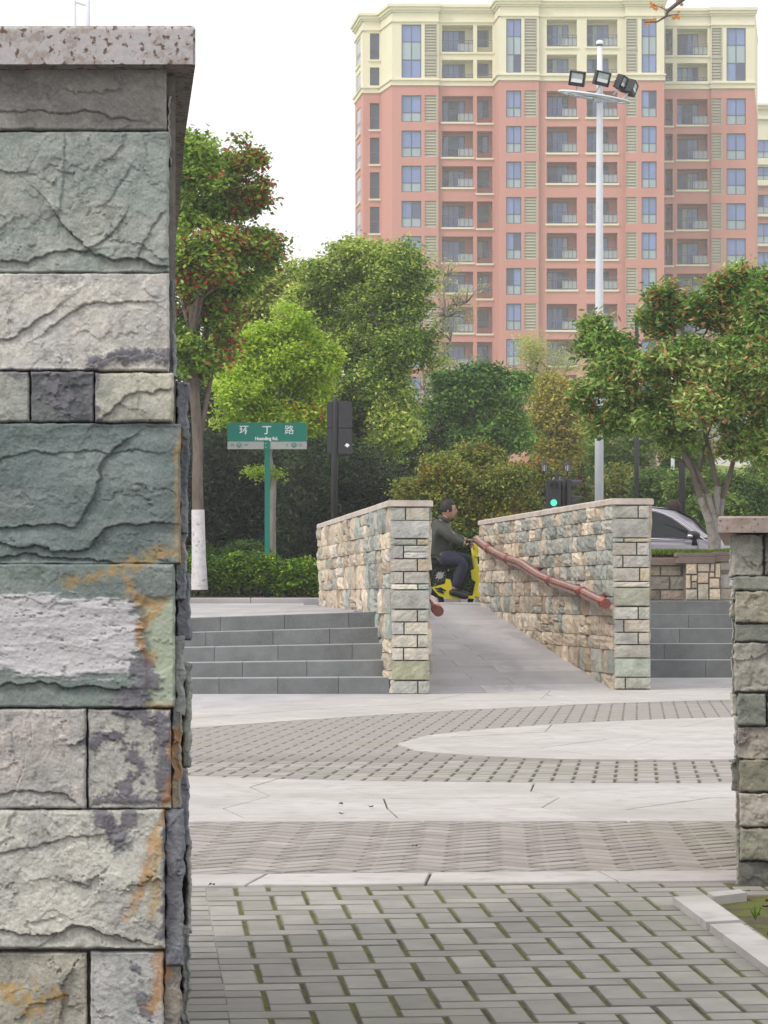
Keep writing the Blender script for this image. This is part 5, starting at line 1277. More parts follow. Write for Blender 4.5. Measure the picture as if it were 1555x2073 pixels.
def section(pa, Da, pb, Db, cols, rows=10, top=-2, corn=True):
    f = Face(pa, Da, pb, Db); cream, pink = [], []; items = []
    for typ, xa, xb in cols:
        ua, ub = f.u(xa), f.u(xb)
        if typ == 'W':
            cream.append((ua, ub, zr(147), zr(38), .22)); items.append(('W', ua, ub, zr(147), zr(38), WBT, 0))
        elif typ == 'L':
            cream.append((ua, ub, zr(147), zr(38), .22)); items.append(('L', ua, ub, zr(147), zr(110), None, 0)); items.append(('L', ua, ub, zr(97), zr(38), None, 0))
            items.append(('panel', ua, ub, zr(110), zr(97), None, 0))
        else:
            dp = 1.5 if typ == 'B' else 1.3
            cream += [(ua, ub, zr(93), zr(38), dp), (ua, ub, zr(147), zr(109), dp)]
            items += [(typ, ua, ub, zr(93), zr(38), 'cream', 90), (typ, ua, ub, zr(147), zr(109), 'cream', 91)]
        for k in range(rows):
            yt = 183+PITCH*k
            if typ in 'WL': yb = yt+54
            elif typ == 'B': yb = yt+(43 if k in (2,5) else 53)
            else: yb = yt+(55 if k % 3 != 1 else 55)
            dp = .22 if typ in 'WL' else (1.5 if typ == 'B' else 1.3)
            pink.append((ua, ub, zr(yb), zr(yt), dp)); items.append((typ, ua, ub, zr(yb), zr(yt), WB, k))
    wall_holes(f, 0, f.L, zr(163), zr(top), cream, 0).build('wall', M['cream'], tower)
    wall_holes(f, 0, f.L, .5, zr(163), pink, 0).build('wall', M['pink'], tower)
    # cornices
    for (ya, yb, pr) in ((-3,3,.42),(3,9,.28),(9,13,.14),(30,33,.12),(150,153,.24),(153,162.6,.12)) if corn else ():
        mb = MB(); e = pr*.6
        fbox(mb, f, -e, f.L+e, zr(yb), zr(ya), -.2, pr); mb.build('cornice', M['cream'], tower)
    for it in items:
        typ, ua, ub, za, zb, ex, k = it
        if typ == 'W': window(tower, f, ua, ub, za, zb, ex)
        elif typ == 'L': louvre(tower, f, ua, ub, za, zb)
        elif typ == 'panel':
            mb = MB(); fbox(mb, f, ua, ub, za, zb, -.2, -.05); fbox(mb, f, ua, ub, (za+zb)/2+.12, (za+zb)/2+.2, -.05, .02); mb.build('spandrel', M['louvre'], tower)
        else:
            balcony(tower, f, ua, ub, za, zb, ex, small=(typ == 'S'), seed=int(ua*97+k*13), railh=1.0 if k < 90 else (1.0 if k == 90 else .35))
    return f
section(735, 262, 771, 262, [('S',749,768)])
section(719, 268, 735, 262, [('S',721.5,730)])
section(771, 262, 794, 258, [])
section(794, 258, 888, 258, [('W',813,853), ('L',860,886)])
section(888, 258.35, 1001, 258.35, [('B',895,958), ('S',966,997)])
section(1001, 258.35, 1011, 255.5, [])
section(1011, 255.5, 1091, 255.5, [('W',1025,1055.5), ('L',1062,1088)])
section(1091, 255.8, 1266, 255.8, [('B',1107,1168), ('B',1188,1250)])
section(1266, 255.5, 1345, 255.5, [('L',1268,1291), ('W',1299,1329.5)])
section(1346, 259.9, 1440, 259.9, [('S',1347,1362), ('B',1371,1432.5)])
section(1440, 259.6, 1528, 259.6, [('L',1441,1463), ('W',1471,1510)])
section(1528, 259.6, 1534, 275, [], corn=False)
# body closing the tower behind
q = [(719,268.3),(735,262.5),(771,262.5),(794,260),(1001,260.2),(1011,258),(1345,258),(1346,261.8),(1528,261.8),(1534,276),(760,276)]
body = MB(); body.prism([Vector(((a-CXP)*d/FPX*(1 if a < 1500 else .999), d+.0, .5)) for a, d in q], None, (0,0,zr(12)-.5)); body.build('body', M['pane_dark'], tower)
rf = MB(); rf.prism([Vector(((a-CXP)*d/FPX, d-.4, zr(2))) for a, d in q], None, (0,0,.25)); rf.build('roof', M['cream'], tower)
# second tower at the right edge
t2 = empty('apartment_tower', (xx(1600,300), 306, .5), 'second lower pink and cream tower peeking out at the right edge of the picture', 'building')
RD2 = 300.0
def z2(y): return EYE+(HOR-y)*RD2/FPX
f = Face(1526, RD2, 1720, RD2); ops = []; its = []
rowsy = [(283,320,'c'), (338,364,'c'), (394,432,'p'), (452,492,'p'), (510,548,'p'), (568,606,'p'), (626,664,'p'), (684,722,'p')]
for (ya, yb, c) in rowsy:
    for (xa, xb) in ((1531,1562),(1572,1600),(1612,1650),(1664,1700)): ops.append((f.u(xa), f.u(xb), z2(yb), z2(ya), .3))
wall_holes(f, 0, f.L, z2(377), z2(213), [o for o in ops if o[2] > z2(377)], 0).build('wall', M['cream'], t2)
wall_holes(f, 0, f.L, .5, z2(377), [o for o in ops if o[2] < z2(377)], 0).build('wall', M['pink'], t2)
for (ya, yb, pr) in ((211,215,.6),(215,221,.35),(238,242,.3),(322,334,.35),(366,376,.3),(434,439,.3),(494,499,.3),(550,555,.3),(608,613,.3)):
    mb = MB(); fbox(mb, f, -.1, f.L, z2(yb), z2(ya), -.2, pr); mb.build('cornice', M['cream'], t2)
for o in ops: window(t2, f, o[0], o[1], o[2], o[3], WB)
MB().prism([f.p(0,.5,-.5), f.p(0,.5,-14), f.p(f.L,.5,-14), f.p(f.L,.5,-.5)], None, (0,0,z2(213)-.5)).build('body', M['cream'], t2)
# white house at the right behind the trees
DH = 105.0; hs_ = empty('white_house', (xx(1530,DH), DH+4, .5), 'low white house with dark square windows glimpsed behind the right tree', 'building')
zh = lambda y: EYE+(HOR-y)*DH/FPX
f = Face(1484, DH, 1680, DH); ops = [(f.u(a), f.u(b), zh(yb), zh(ya), .2) for a, b, ya, yb in ((1500,1504,925,937),(1543,1580,974,998),(1600,1620,974,998),(1640,1660,974,998),(1600,1620,925,940))]
M['plaster'] = mat('white_plaster', (.62,.60,.56), var=.08, scale=1, rough=.9)
wall_holes(f, 0, f.L, .5, zh(915), ops, 0).build('wall', M['plaster'], hs_)
for (a, b, ya, yb) in ((1478,1690,943,948),(1478,1690,948,951),(1478,1690,912,917)): mb = MB(); fbox(mb, f, f.u(a), f.u(b), zh(yb), zh(ya), -.1, .2 if yb < 949 else .1); mb.build('cornice', M['plaster'], hs_)
for o in ops: 
    mb = MB(); fbox(mb, f, o[0]-.1, o[1]+.1, o[2]-.12, o[2]-.01, 0, .06); fbox(mb, f, o[0]-.1, o[1]+.1, o[3]+.01, o[3]+.12, 0, .06); mb.build('window_trim', M['cream'], hs_)
    mk('pane', [f.p(o[0],o[2],-.15), f.p(o[1],o[2],-.15), f.p(o[1],o[3],-.15), f.p(o[0],o[3],-.15)], [(0,1,2,3)], M['pane_dark'], hs_)
MB().prism([f.p(0,.5,-.3), f.p(0,.5,-8), f.p(f.L,.5,-8), f.p(f.L,.5,-.3)], None, (0,0,zh(915)-.5)).build('body', M['plaster'], hs_)
# grassy rise behind the lamp mast
nx_, ny_ = 60, 24
X, Y = np.meshgrid(np.linspace(-10, 22, nx_+1), np.linspace(84, 104, ny_+1)); Z = .45 + 4.6*smooth(0, 1, (Y-84)/14)*smooth(1.5, 5, X)*smooth(16, 11, X) + .15*fbm(X*.4, Y*.4, 0, 3, 3)
i, j = np.meshgrid(np.arange(nx_), np.arange(ny_)); a = (j*(nx_+1)+i).ravel()
hl = mk('grassy_rise', np.stack([X, Y, Z], -1).reshape(-1, 3), np.stack([a, a+1, a+nx_+2, a+nx_+1], -1), M['lawn'], smooth=True); hl['kind'] = 'structure'
# ------------------------------------------------------------ street furniture
def text_mesh(name, s, size, loc, m, parent, ext=.0006, bold=0.0, sx=1.0, track=1.0):
    cu = bpy.data.curves.new(name, 'FONT'); cu.body = s; cu.size = size; cu.extrude = ext; cu.offset = bold; cu.align_x = 'CENTER'; cu.align_y = 'CENTER'; cu.space_character = track; cu.resolution_u = 3
    o = bpy.data.objects.new(name, cu); col.objects.link(o); dg = bpy.context.evaluated_depsgraph_get()
    me = bpy.data.meshes.new_from_object(o.evaluated_get(dg)); bpy.data.objects.remove(o); bpy.data.curves.remove(cu)
    if len(me.vertices) == 0: return None
    T = Matrix.Translation(loc) @ Matrix.Rotation(R(90), 4, 'X') @ Matrix.Diagonal((sx, 1, 1, 1)); me.transform(T)
    c = Vector(loc); me.transform(Matrix.Translation(-c)); me.materials.clear(); me.materials.append(m)
    return link(name, me, c, parent)
# green road sign
D = 42.2; sg = empty('road_sign', P(541,1190,D), 'green road name sign on a green post, lettered 环丁路 Huanding Rd.', 'road sign')
MB().box((P(536,0,D).x, D-.035, .85), (P(546.5,0,D).x, D+.035, P(0,888,D).z)).build('post', M['green_sign'], sg)
x0, x1 = P(461,0,D).x, P(621,0,D).x; zt, zm, zb = P(0,856,D).z, P(0,894,D).z, P(0,909.5,D).z
tl_ = .004
mb = MB(); mb.cbox((x0, D-.055, zm), (x1, D+.055, zt), .006); mb.build('board', M['green_sign'], sg)
mb = MB(); mb.box((x0, D-.05, zb), (P(535,0,D).x, D+.05, zm-.001)); mb.build('lower_panel', M['grey_sign'], sg)
mb = MB(); mb.box((P(547.5,0,D).x, D-.05, zb), (x1, D+.05, zm-.001)); mb.build('lower_panel', M['grey_sign'], sg)
mb = MB(); mb.box((P(534.5,0,D).x, D-.056, zb-.02), (P(548,0,D).x, D+.056, zm-.002)); mb.build('clamp', M['green_sign'], sg)
for yq in (897, 905): MB().box((P(537,0,D).x, D-.06, P(0,yq+1.2,D).z), (P(541,0,D).x, D-.055, P(0,yq,D).z)).build('strap', M['grey_sign'], sg)
for ch, px in (('环',494.5), ('丁',540.5), ('路',586)):
    text_mesh('lettering', ch, .132, Vector((P(px,0,D).x, D-.0565, P(0,872,D).z)), M['white'], sg, bold=.0022 if ch != '路' else .0008)
text_mesh('lettering', 'Huanding Rd.', .062, Vector((P(540,0,D).x, D-.0565, P(0,888.5,D).z)), M['white'], sg, bold=.0025, sx=.95)
for s_, px in (('西',484.5), ('W',499), ('02',471), ('E',581.5), ('东',595.5), ('12',608)):
    text_mesh('lettering', s_, .048 if s_ not in '西东' else .05, Vector((P(px,0,D).x, D-.0515, P(0,901.5,D).z)), M['green_sign'] if s_ not in '西东' else M['grey_sign'], sg, bold=.001)
for px in (484.5, 595.5):
    mb = MB(); c = Vector((P(px,0,D).x, D-.0505, P(0,901.5,D).z)); n = 20; r = .036
    mb.add([c + Vector((r*math.cos(2*math.pi*k/n), 0, r*math.sin(2*math.pi*k/n))) for k in range(n)], [tuple(range(n))]); mb.build('roundel', M['green_sign'], sg)
# black signal post seen from behind
D = 39.4; tp = empty('traffic_signal', P(677,1210,D), 'black traffic signal seen from behind on a black post, white sticker on its back', 'traffic signal')
MB().tube([Vector((P(674,0,D).x, D, ROADZ+.1)), Vector((P(679,0,D).x, D, P(0,810,D).z)), Vector((P(679,0,D).x, D, P(0,804,D).z))], [.042,.042,.025], 14).build('post', M['black'], tp, smooth=True)
for (xa, xb, ya, yb) in ((662,673,813,866),(662,673,867.5,918),(685,713,813,866),(685,713,867.5,919)):
    mb = MB(); mb.cbox((P(xa,0,D).x, D-.03, P(0,yb,D).z), (P(xb,0,D).x, D+.13, P(0,ya,D).z), .008); mb.build('housing', M['black_sat'], tp)
MB().box((P(664,0,D).x, D-.015, P(0,860,D).z), (P(700,0,D).x, D+.015, P(0,856,D).z)).build('bracket', M['black'], tp)
c = Vector((P(703,0,D).x, D-.032, P(0,902,D).z)); mb = MB(); mb.add([c+Vector((x*.001, 0, z*.001)) for x, z in ((-34,0),(-20,10),(-14,26),(10,26),(18,12),(34,4),(16,-12),(2,-28),(-14,-12))], [tuple(range(8,-1,-1))]); mb.build('sticker', M['white'], tp)
# floodlight mast
D = 50.0; fm = empty('floodlight_mast', P(1213,1150,D), 'tall white floodlight mast with a steel ring of four floodlights near its top', 'lamp post')
mx_ = P(1213,0,D).x; 
MB().tube([Vector((mx_, D, ROADZ-.1)), Vector((mx_, D, P(0,700,D).z)), Vector((mx_+.01, D, P(0,215,D).z)), Vector((mx_+.01, D, P(0,92,D).z))], [.076,.068,.052,.042], 18).build('pole', M['white_metal'], fm, smooth=True)
kz = P(0,87,D).z; mb = MB(); mb.ball((mx_+.01, D, kz), (.062,.062,.05), 14, 8); mb.build('finial', M['white'], fm, smooth=True)
MB().tube([(mx_+.01,D,kz-.05),(mx_+.01,D,kz-.02)], [.05,.05], 14).build('collar', M['black_sat'], fm)
rc = Vector((P(1201,0,D).x+.02, D, P(0,196,D).z)); tilt = Vector((.16, -.10, 1)).normalized()
mb = MB(); mb.torus(rc, .585, .018, tilt, 40, 8); mb.torus(rc - tilt*.0, .44, .014, tilt, 36, 6); mb.build('ring', M['white_metal'], fm, smooth=True)
uu = tilt.orthogonal().normalized(); vv = tilt.cross(uu)
for a in range(0, 360, 45):
    d_ = uu*math.cos(R(a)) + vv*math.sin(R(a)); MB().tube([rc, rc+d_*.58], [.02,.014], 6).build('spoke', M['white_metal'], fm, smooth=True)
MB().tube([rc-tilt*.1+Vector((.08,0,0)), rc+tilt*.06+Vector((.08,0,0))], [.07,.075], 12).build('hub', M['white_metal'], fm, smooth=True)
for (px, py, yaw, lean, sc) in ((1167,164,-12,-14,1.0),(1216,164,14,-14,.98),(1258,172,50,-20,.98),(1277,181,68,-24,.9)):
    c = P(px, py, D); c.y -= .25*(1 if yaw < 20 else .6); q = Matrix.Rotation(R(yaw), 3, 'Z') @ Matrix.Rotation(R(16), 3, 'X') @ Matrix.Rotation(R(lean)*-.7, 3, 'Y')
    ux, uy, uz = q @ Vector((1,0,0)), q @ Vector((0,1,0)), q @ Vector((0,0,1))
    mb = MB(); w, h, d_ = .128*sc, .118*sc, .05
    mb.obox(c, ux*w, uy*d_, uz*h)
    for s_ in range(5): mb.obox(c + uy*(d_+.02) + uz*h*(-.8+.4*s_), ux*w*.8, uy*.02, uz*.006)
    hd = mb.build('floodlight', M['black_sat'], fm)
    fr = MB()
    for (a_, b_, cx_, cz_) in ((w, .012, 0, h-.012), (w, .03, 0, -h+.03), (.016, h, -w+.016, 0), (.016, h, w-.016, 0)): fr.obox(c - uy*(d_+.008) + ux*cx_ + uz*cz_, ux*a_, uy*.008, uz*b_)
    fr.build('bezel', M['black'], hd)
    mb = MB(); mb.obox(c - uy*(d_+.003) + uz*.02, ux*w*.86, uy*.003, uz*h*.72); mb.build('lens', M['flood_glass'], hd)
    mb = MB(); mb.obox(c - uy*(d_+.008) + uz*-.03, ux*w*.72, uy*.003, uz*h*.24); mb.build('reflector', M['white'], hd)
    MB().tube([c - uz*h*.9 + uy*.02, c - uz*(h+.10) + uy*.08], .014, 6).build('bracket', M['white_metal'], hd)
# pale steel ladder-like frame sticking up behind the near pillar
D = 31.0; lf = empty('steel_mast', P(163,1150,D), 'pale steel mast of two uprights and a rung rising behind the left pillar', 'mast')
MB().tube([P(153,1330,D), P(152,40,D), P(148,-60,D)], .016, 10).build('upright', M['white_metal'], lf, smooth=True)
MB().tube([P(178,1330,D), P(178,40,D), P(178,-60,D)], .024, 12).build('upright', M['white_metal'], lf, smooth=True)
for y0 in range(6, 1200, 120): MB().tube([P(151,y0-3,D), P(178,y0+6,D)], .014, 8).build('rung', M['white_metal'], lf)
# twin lantern lamp
D = 47.0; ll = empty('lantern_post', P(1126,1180,D), 'black lamp post with two old-style glass lanterns behind the green traffic signal', 'lamp post')
px_ = P(1127,0,D).x; MB().tube([(px_,D,ROADZ),(px_,D,P(0,957,D).z)], [.05,.035], 12).build('post', M['black'], ll, smooth=True)
MB().tube([P(1102,962,D), P(1115,964,D), P(1127,961,D), P(1140,964,D), P(1150,962,D)], .012, 8).build('crossarm', M['black'], ll, smooth=True)
for px in (1102, 1149):
    c = P(px, 962, D); mb = MB(); s_ = D/FPX
    mb.tube([c+Vector((0,0,-.02)), c+Vector((0,0,6*s_)), c+Vector((0,0,8*s_))], [.012,.012,.03], 8)
    mb.build('stem', M['black'], ll)
    for nm, m_, prof in (('lantern_glass', 'lamp_glass', [(8,4.2),(21,6.6)]), ('lantern_roof', 'black', [(21,9.5),(23,8.5),(27,4.5),(29,2),(31,1.6),(33,.4)])):
        mb = MB(); mb.tube([c+Vector((0,0,z*s_)) for z, r in prof], [r*s_ for z, r in prof], 6); mb.build(nm, M[m_], ll)
    mb = MB()
    for a in range(6):
        d_ = Vector((math.cos(a*math.pi/3), math.sin(a*math.pi/3), 0)); mb.tube([c+d_*4.4*s_+Vector((0,0,8*s_)), c+d_*6.8*s_+Vector((0,0,21*s_))], .005, 4)
    mb.build('lantern_cage', M['black'], ll)
# traffic signal with the green light
D = 43.5; ts = empty('traffic_signal', P(1142,1180,D), 'black traffic signal showing a lit green lamp, a second head turned to the right', 'traffic signal')
MB().tube([(P(1141,0,D).x,D,ROADZ),(P(1141,0,D).x,D,P(0,966,D).z)], [.05,.045], 12).build('post', M['black'], ts, smooth=True)
x0, x1 = P(1106,0,D).x, P(1135,0,D).x
h1 = MB().cbox((x0,D-.09,P(0,1040,D).z),(x1,D+.06,P(0,972,D).z),.01).build('signal_head', M['black_sat'], ts)
for yq, lit in ((984,0),(1018,1)):
    c = Vector(((x0+x1)/2, D-.10, P(0,yq,D).z)); r = .047
    lp_ = MB().tube([c+Vector((0,.01,0)), c+Vector((0,-.004,0))], [r, r*.96], 20).build('signal_lamp', M['lens'], h1)
    if lit:
        lp_.data.materials[0] = M['signal_green']; lp_['label'] = 'lit green lamp'
    v = []; n = 14
    for s_ in (0, 1):
        for k in range(n+1):
            a = math.pi*(-.12 + 1.24*k/n); v.append(c + Vector((math.cos(a)*(r+.012), -.14*s_*(.35+.65*math.sin(max(0,min(math.pi,a)))), math.sin(a)*(r+.012))))
    MB().add(v, [(k, k+1, n+2+k, n+1+k) for k in range(n)]).build('visor', M['black'], h1)
h2 = MB().cbox((P(1148,0,D).x,D-.09,P(0,1040,D).z),(P(1156,0,D).x,D+.09,P(0,970,D).z),.01).build('signal_head', M['black_sat'], ts)
for yq in (984, 1017):
    c = Vector((P(1156,0,D).x, D, P(0,yq,D).z)); r = .085; v = []; n = 14
    for s_ in (0, 1):
        for k in range(n+1):
            a = math.pi*(-.12+1.24*k/n); v.append(c + Vector((.17*s_*(.35+.65*math.sin(max(0,min(math.pi,a)))), math.cos(a)*r, math.sin(a)*r)))
    MB().add(v, [(k, k+1, n+2+k, n+1+k) for k in range(n)]).build('visor', M['black'], h2)
    MB().tube([c, c+Vector((.01,0,0))], r*.9, 16).build('signal_lamp', M['lens'], h2)
# dark and white posts behind at right
for (px, w, yt, dd, m_, nm, lab, cat) in ((1289,10,640,58,'black','lamp_post','black round post between the white mast and the right tree','post'), (1381,14,620,54,'black','lamp_post','thicker black post rising behind the car roof','post'), (1362,8,640,66,'white_metal','flagpole','slim white pole just left of the thicker black post','pole'), (1531,13,870,60,'bark_grey','utility_pole','grey concrete pole at the right behind the coping','pole')):
    o = empty(nm, P(px,1150,dd), lab, cat)
    x_ = P(px,0,dd).x; r = w*dd/FPX/2
    MB().tube([(x_,dd,.5),(x_,dd,P(0,yt,dd).z)], [r*1.05, r*.8], 12).build('pole', M[m_], o, smooth=True)
    MB().tube([(x_,dd,.5),(x_,dd,.75)], [r*1.8, r*1.4], 12).build('base', M[m_], o, smooth=True)
    MB().ball((x_,dd,P(0,yt,dd).z), r*1.2, 10, 6).build('cap', M[m_], o, smooth=True)
# ------------------------------------------------------------ handrails
def handrail(label, pts, r, joints, wallpts, cut):
    h = empty('handrail', pts[-1], label, 'handrail')
    n = 0; segs = []; cur = [pts[0]]
    for i, p in enumerate(pts[1:], 1):
        cur.append(p)
        if i in joints or i == len(pts)-1: segs.append(cur); cur = [p]
    for s_ in segs:
        # smooth the centre line
        q = []
        for a, b in zip(s_[:-1], s_[1:]):
            for k in range(4): q.append(a.lerp(b, k/4))
        q.append(s_[-1]); q2 = [q[0]] + [(q[i-1]+q[i]*2+q[i+1])/4 for i in range(1, len(q)-1)] + [q[-1]]
        MB().tube(q2, r, 18).build('rail', M['copper'], h, smooth=True)
    for i in joints:
        d_ = (pts[i+1]-pts[i-1]).normalized(); MB().tube([pts[i]-d_*.03, pts[i]-d_*.022, pts[i]+d_*.022, pts[i]+d_*.03], [r*1.02, r*1.13, r*1.13, r*1.02], 18).build('collar', M['copper_end'], h, smooth=True)
    d_ = (pts[-1]-pts[-2]).normalized(); MB().tube([pts[-1], pts[-1]+d_*.012], r*.985, 20).build('end_cap', M['copper_end'], h)
    for i in wallpts[0]:
        p = pts[i]; MB().tube([p, p+wallpts[1]], .028, 8).build('bracket', M['copper_end'], h, smooth=True)
    return h
def rail_pt(px, py, off=.135):
    # on the vertical plane parallel to the right wall's inner face
    A = RW0 + rw_n*off; t = (px-CXP)/FPX; u = (t*A.y-A.x)/(rw_dir.x-t*rw_dir.y); y = A.y+rw_dir.y*u
    return P(px, py, y)
rp_px = [(965,1092),(975,1101),(990,1112),(1010,1124),(1029,1133),(1045,1138),(1057,1142),(1072,1153),(1092,1166),(1116,1177),(1148,1188),(1180,1199),(1200,1209),(1226,1222)]
rpts = [rail_pt(*q) for q in rp_px]
handrail('long wavy copper-red handrail of thick pipe on the right ramp wall', rpts, .050, (2,4,9,11), ((1,3,7,10,12), -rw_n*.16), 1)
def lrail(u, z): 
    p = O_in + lw_dir*u - lw_n*.135; return Vector((p.x, p.y, z))
lz = P(0,1237,28.9).z
lpts = [lrail(.55+ .62*k, lz + .80*(.62*k)/9.4*1.0 + .03*math.sin(k*1.1)) for k in range(14)][::-1]
handrail('copper-red handrail on the far side of the left ramp wall, only its round end showing', lpts, .052, (3,6,9,11), ((2,5,8,12), lw_n*.16), 1)
# ------------------------------------------------------------ car
D = 42.6; car = empty('parked_car', (P(1330,0,D).x, D+.9, ROADZ), 'dark grey car with tinted windows and chrome window trim, seen over the right ramp wall', 'car')
ex = P(1435,0,D).x      # foot of the windscreen pillar
def cx(m): return ex + m     # metres forward of the pillar foot
zc = lambda y: P(0,y,D).z
CYn = D; CW = 1.82      # near side plane, width
def ringpts(x, zbase, zbelt, hw_low, hw_belt): pass
def loft(stations, mirror=True):
    """stations: list of (x, [(halfwidth, z), ...]) closed over the top symmetric"""
    mb = MB(); n = None
    for x, prof in stations:
        full = [(-w, z) for w, z in prof] + [(w, z) for w, z in reversed(prof)]
        n = len(full)
        for w, z in full: mb.v.append((x, CYn+CW/2+w, z))
    for i in range(len(stations)-1):
        for k in range(n): mb.f.append((i*n+k, i*n+(k+1)%n, (i+1)*n+(k+1)%n, (i+1)*n+k))
    mb.f.append(tuple(range(n))); mb.f.append(tuple(reversed(range((len(stations)-1)*n, len(stations)*n))))
    return mb
zb_ = zc(1088)      # belt line height at pillar foot
R0 = ROADZ
def st(x, zbelt, hw, zlow=.22, zmid=.62):
    return (cx(x), [(hw*.94, R0+zlow), (hw*.99, R0+zlow+.12), (hw, R0+zmid), (hw*.975, zbelt-.10), (hw*.945, zbelt), (hw*.5, zbelt+.02)])
body_st = [st(-3.03, zb_-.24, .62, .35), st(-2.98, zb_-.08, .78, .28), st(-2.75, zb_-.01, .88), st(-2.0, zb_+.005, .91), st(-1.0, zb_, .91), st(-.2, zb_-.01, .91), st(.1, zb_-.015, .90), st(.5, zb_-.05, .88), st(.85, zb_-.12, .82, .28), st(1.02, zb_-.24, .7, .32)]
loft(body_st).build('body', M['car_paint'], car, smooth=True)
# greenhouse
def gst(x, zt, hw, base=0): return (cx(x), [(.865 if not base else hw, zb_-.01), (hw, zb_+(zt-zb_)*.6), (hw*.90, zt-.035), (hw*.72, zt), (hw*.35, zt+.012)])
roof_st = [gst(-2.8, zb_+.03, .80), gst(-2.45, zc(1036), .72), gst(-2.1, zc(1025), .72), gst(-1.4, zc(1020), .72), gst(-.9, zc(1021), .715), gst(-.45, zc(1029), .715), gst(-.2, zc(1048), .74), gst(.02, zc(1084), .80)]
loft(roof_st).build('roof', M['car_paint'], car, smooth=True)
def side_y(z): 
    t = max(0, min(1, (z-zb_)/(zc(1022)-zb_))); return CYn+CW/2-(.868-.15*t**1.2) 
def side_poly(name, pts, off, m, parent=car, thick=.006):
    v = []; 
    for (px, py) in pts: 
        z = zc(py); y = side_y(z)-off; v.append(Vector(((px-CXP)*D/FPX, y, z)))
    a = v + [p+Vector((0,thick,0)) for p in v]; n = len(v)
    return mk(name, a, [tuple(range(n)), tuple(reversed(range(n,2*n)))]+[(k,n+k,n+(k+1)%n,(k+1)%n) for k in range(n)], M[m], parent)
arc = [(1290,1031),(1312,1033),(1330,1036),(1345,1041),(1360,1048),(1375,1058),(1390,1069),(1402,1079),(1410,1087)]
side_poly('side_window', [(1240,1088),(1262,1088)] + [(1262,1030),(1240,1031)], .012, 'car_glass')
side_poly('side_window', [(1268,1088)] + [(1410,1088)] + arc[::-1] + [(1268,1030)], .012, 'car_glass')
side_poly('rear_window', [(1125,1088),(1180,1088),(1236,1088),(1236,1030),(1180,1034),(1150,1046)], .012, 'car_glass')
def strip(path, w, m, nm, off=.03):
    v = [Vector(((px-CXP)*D/FPX, side_y(zc(py))-off, zc(py))) for px, py in path]; MB().tube(v, w, 6).build(nm, M[m], car, smooth=True)
strip([(1150,1040),(1180,1030),(1240,1026),(1290,1028),(1314,1031),(1334,1035),(1350,1041),(1366,1049),(1382,1060),(1400,1073),(1418,1087),(1434,1098)], .010, 'chrome', 'window_trim')
strip([(1125,1091),(1200,1090),(1300,1090),(1388,1093)], .011, 'chrome', 'belt_trim', .028)
# windscreen
A_ = [(-.88,zc(1027),.60),(-.45,zc(1033),.64),(-.2,zc(1052),.67),(.02,zc(1086),.75)]
v = []; 
for x, z, w in A_: v += [Vector((cx(x)+.03, CYn+CW/2-w, z+.022)), Vector((cx(x)+.05, CYn+CW/2, z+.034)), Vector((cx(x)+.03, CYn+CW/2+w, z+.022))]
mk('windscreen', v, [(i*3+k, (i+1)*3+k, (i+1)*3+k+1, i*3+k+1) for i in range(3) for k in range(2)], mat('windscreen_glass', (.42,.50,.58), var=.1, rough=.08, spec=.9), car, smooth=True)
mc = Vector((P(1402,0,D).x, CYn-.10, zc(1084)))
mir = MB().ball(mc, (.10,.075,.062), 16, 10).build('wing_mirror', M['black'], car, smooth=True)
MB().ball(mc+Vector((-.045,-.03,-.012)), (.05,.052,.030), 12, 8).build('mirror_glass', M['chrome'], mir, smooth=True)
MB().prism([mc+Vector((0,.02,-.05)), mc+Vector((.05,.02,-.05)), mc+Vector((.07,.12,-.14)), mc+Vector((-.01,.12,-.14))], None, (0,.05,.03)).build('mirror_arm', M['black'], mir)
for x in (-2.35, .38):
    for sy in (0, 1):
        c = Vector((cx(x), CYn+.10+sy*(CW-.2), R0+.315)); 
        w = MB().tube([c+Vector((0,-.11,0)), c+Vector((0,-.09,0)), c+Vector((0,.09,0)), c+Vector((0,.11,0))], [.29,.315,.315,.29], 28).build('wheel', M['rubber'], car, smooth=True)
        sd_ = -1 if sy == 0 else 1
        MB().tube([c+Vector((0,sd_*.112,0)), c+Vector((0,sd_*.118,0))], .2, 20).build('rim', M['chrome'], w)
for sy in (-1, 1): MB().ball((cx(.92), CYn+CW/2+sy*.62, zb_-.24), (.09,.16,.07), 12, 8).build('headlight', M['lamp_glass'], car, smooth=True); MB().ball((cx(-2.99), CYn+CW/2+sy*.62, zb_-.2), (.06,.14,.08), 12, 8).build('tail_light', M['copper_end'], car, smooth=True)
for x in (-1.25, -.15): strip([(0,0)]*0 or [((cx(x)*FPX/D)+CXP, 1092), ((cx(x)*FPX/D)+CXP, 1180)], .004, 'black', 'door_gap', .045)
for x in (-1.1,): MB().cbox((cx(x),CYn-.03,zb_-.14),(cx(x)+.2,CYn+.0,zb_-.10),.005).build('door_handle', M['chrome'], car)
# ------------------------------------------------------------ people
def skin_body(name, pts, edges, radii, m, parent, sub=2, root=0):
    me = bpy.data.meshes.new(name); me.from_pydata([tuple(p) for p in pts], edges, []); o = bpy.data.objects.new(name, me); col.objects.link(o)
    sm = o.modifiers.new('s', 'SKIN'); sm.use_smooth_shade = True
    for i, r in enumerate(radii):
        sv = me.skin_vertices[0].data[i]; sv.radius = r if isinstance(r, tuple) else (r, r); sv.use_root = (i == root)
    ss = o.modifiers.new('d', 'SUBSURF'); ss.levels = sub; ss.render_levels = sub
    dg = bpy.context.evaluated_depsgraph_get(); m2 = bpy.data.meshes.new_from_object(o.evaluated_get(dg)); bpy.data.objects.remove(o)
    V = np.array([v.co[:] for v in m2.vertices]); F = [tuple(p.vertices) for p in m2.polygons]
    return mk(name, V, F, m, parent, None, True)
D = 39.3
k3 = 3.8875
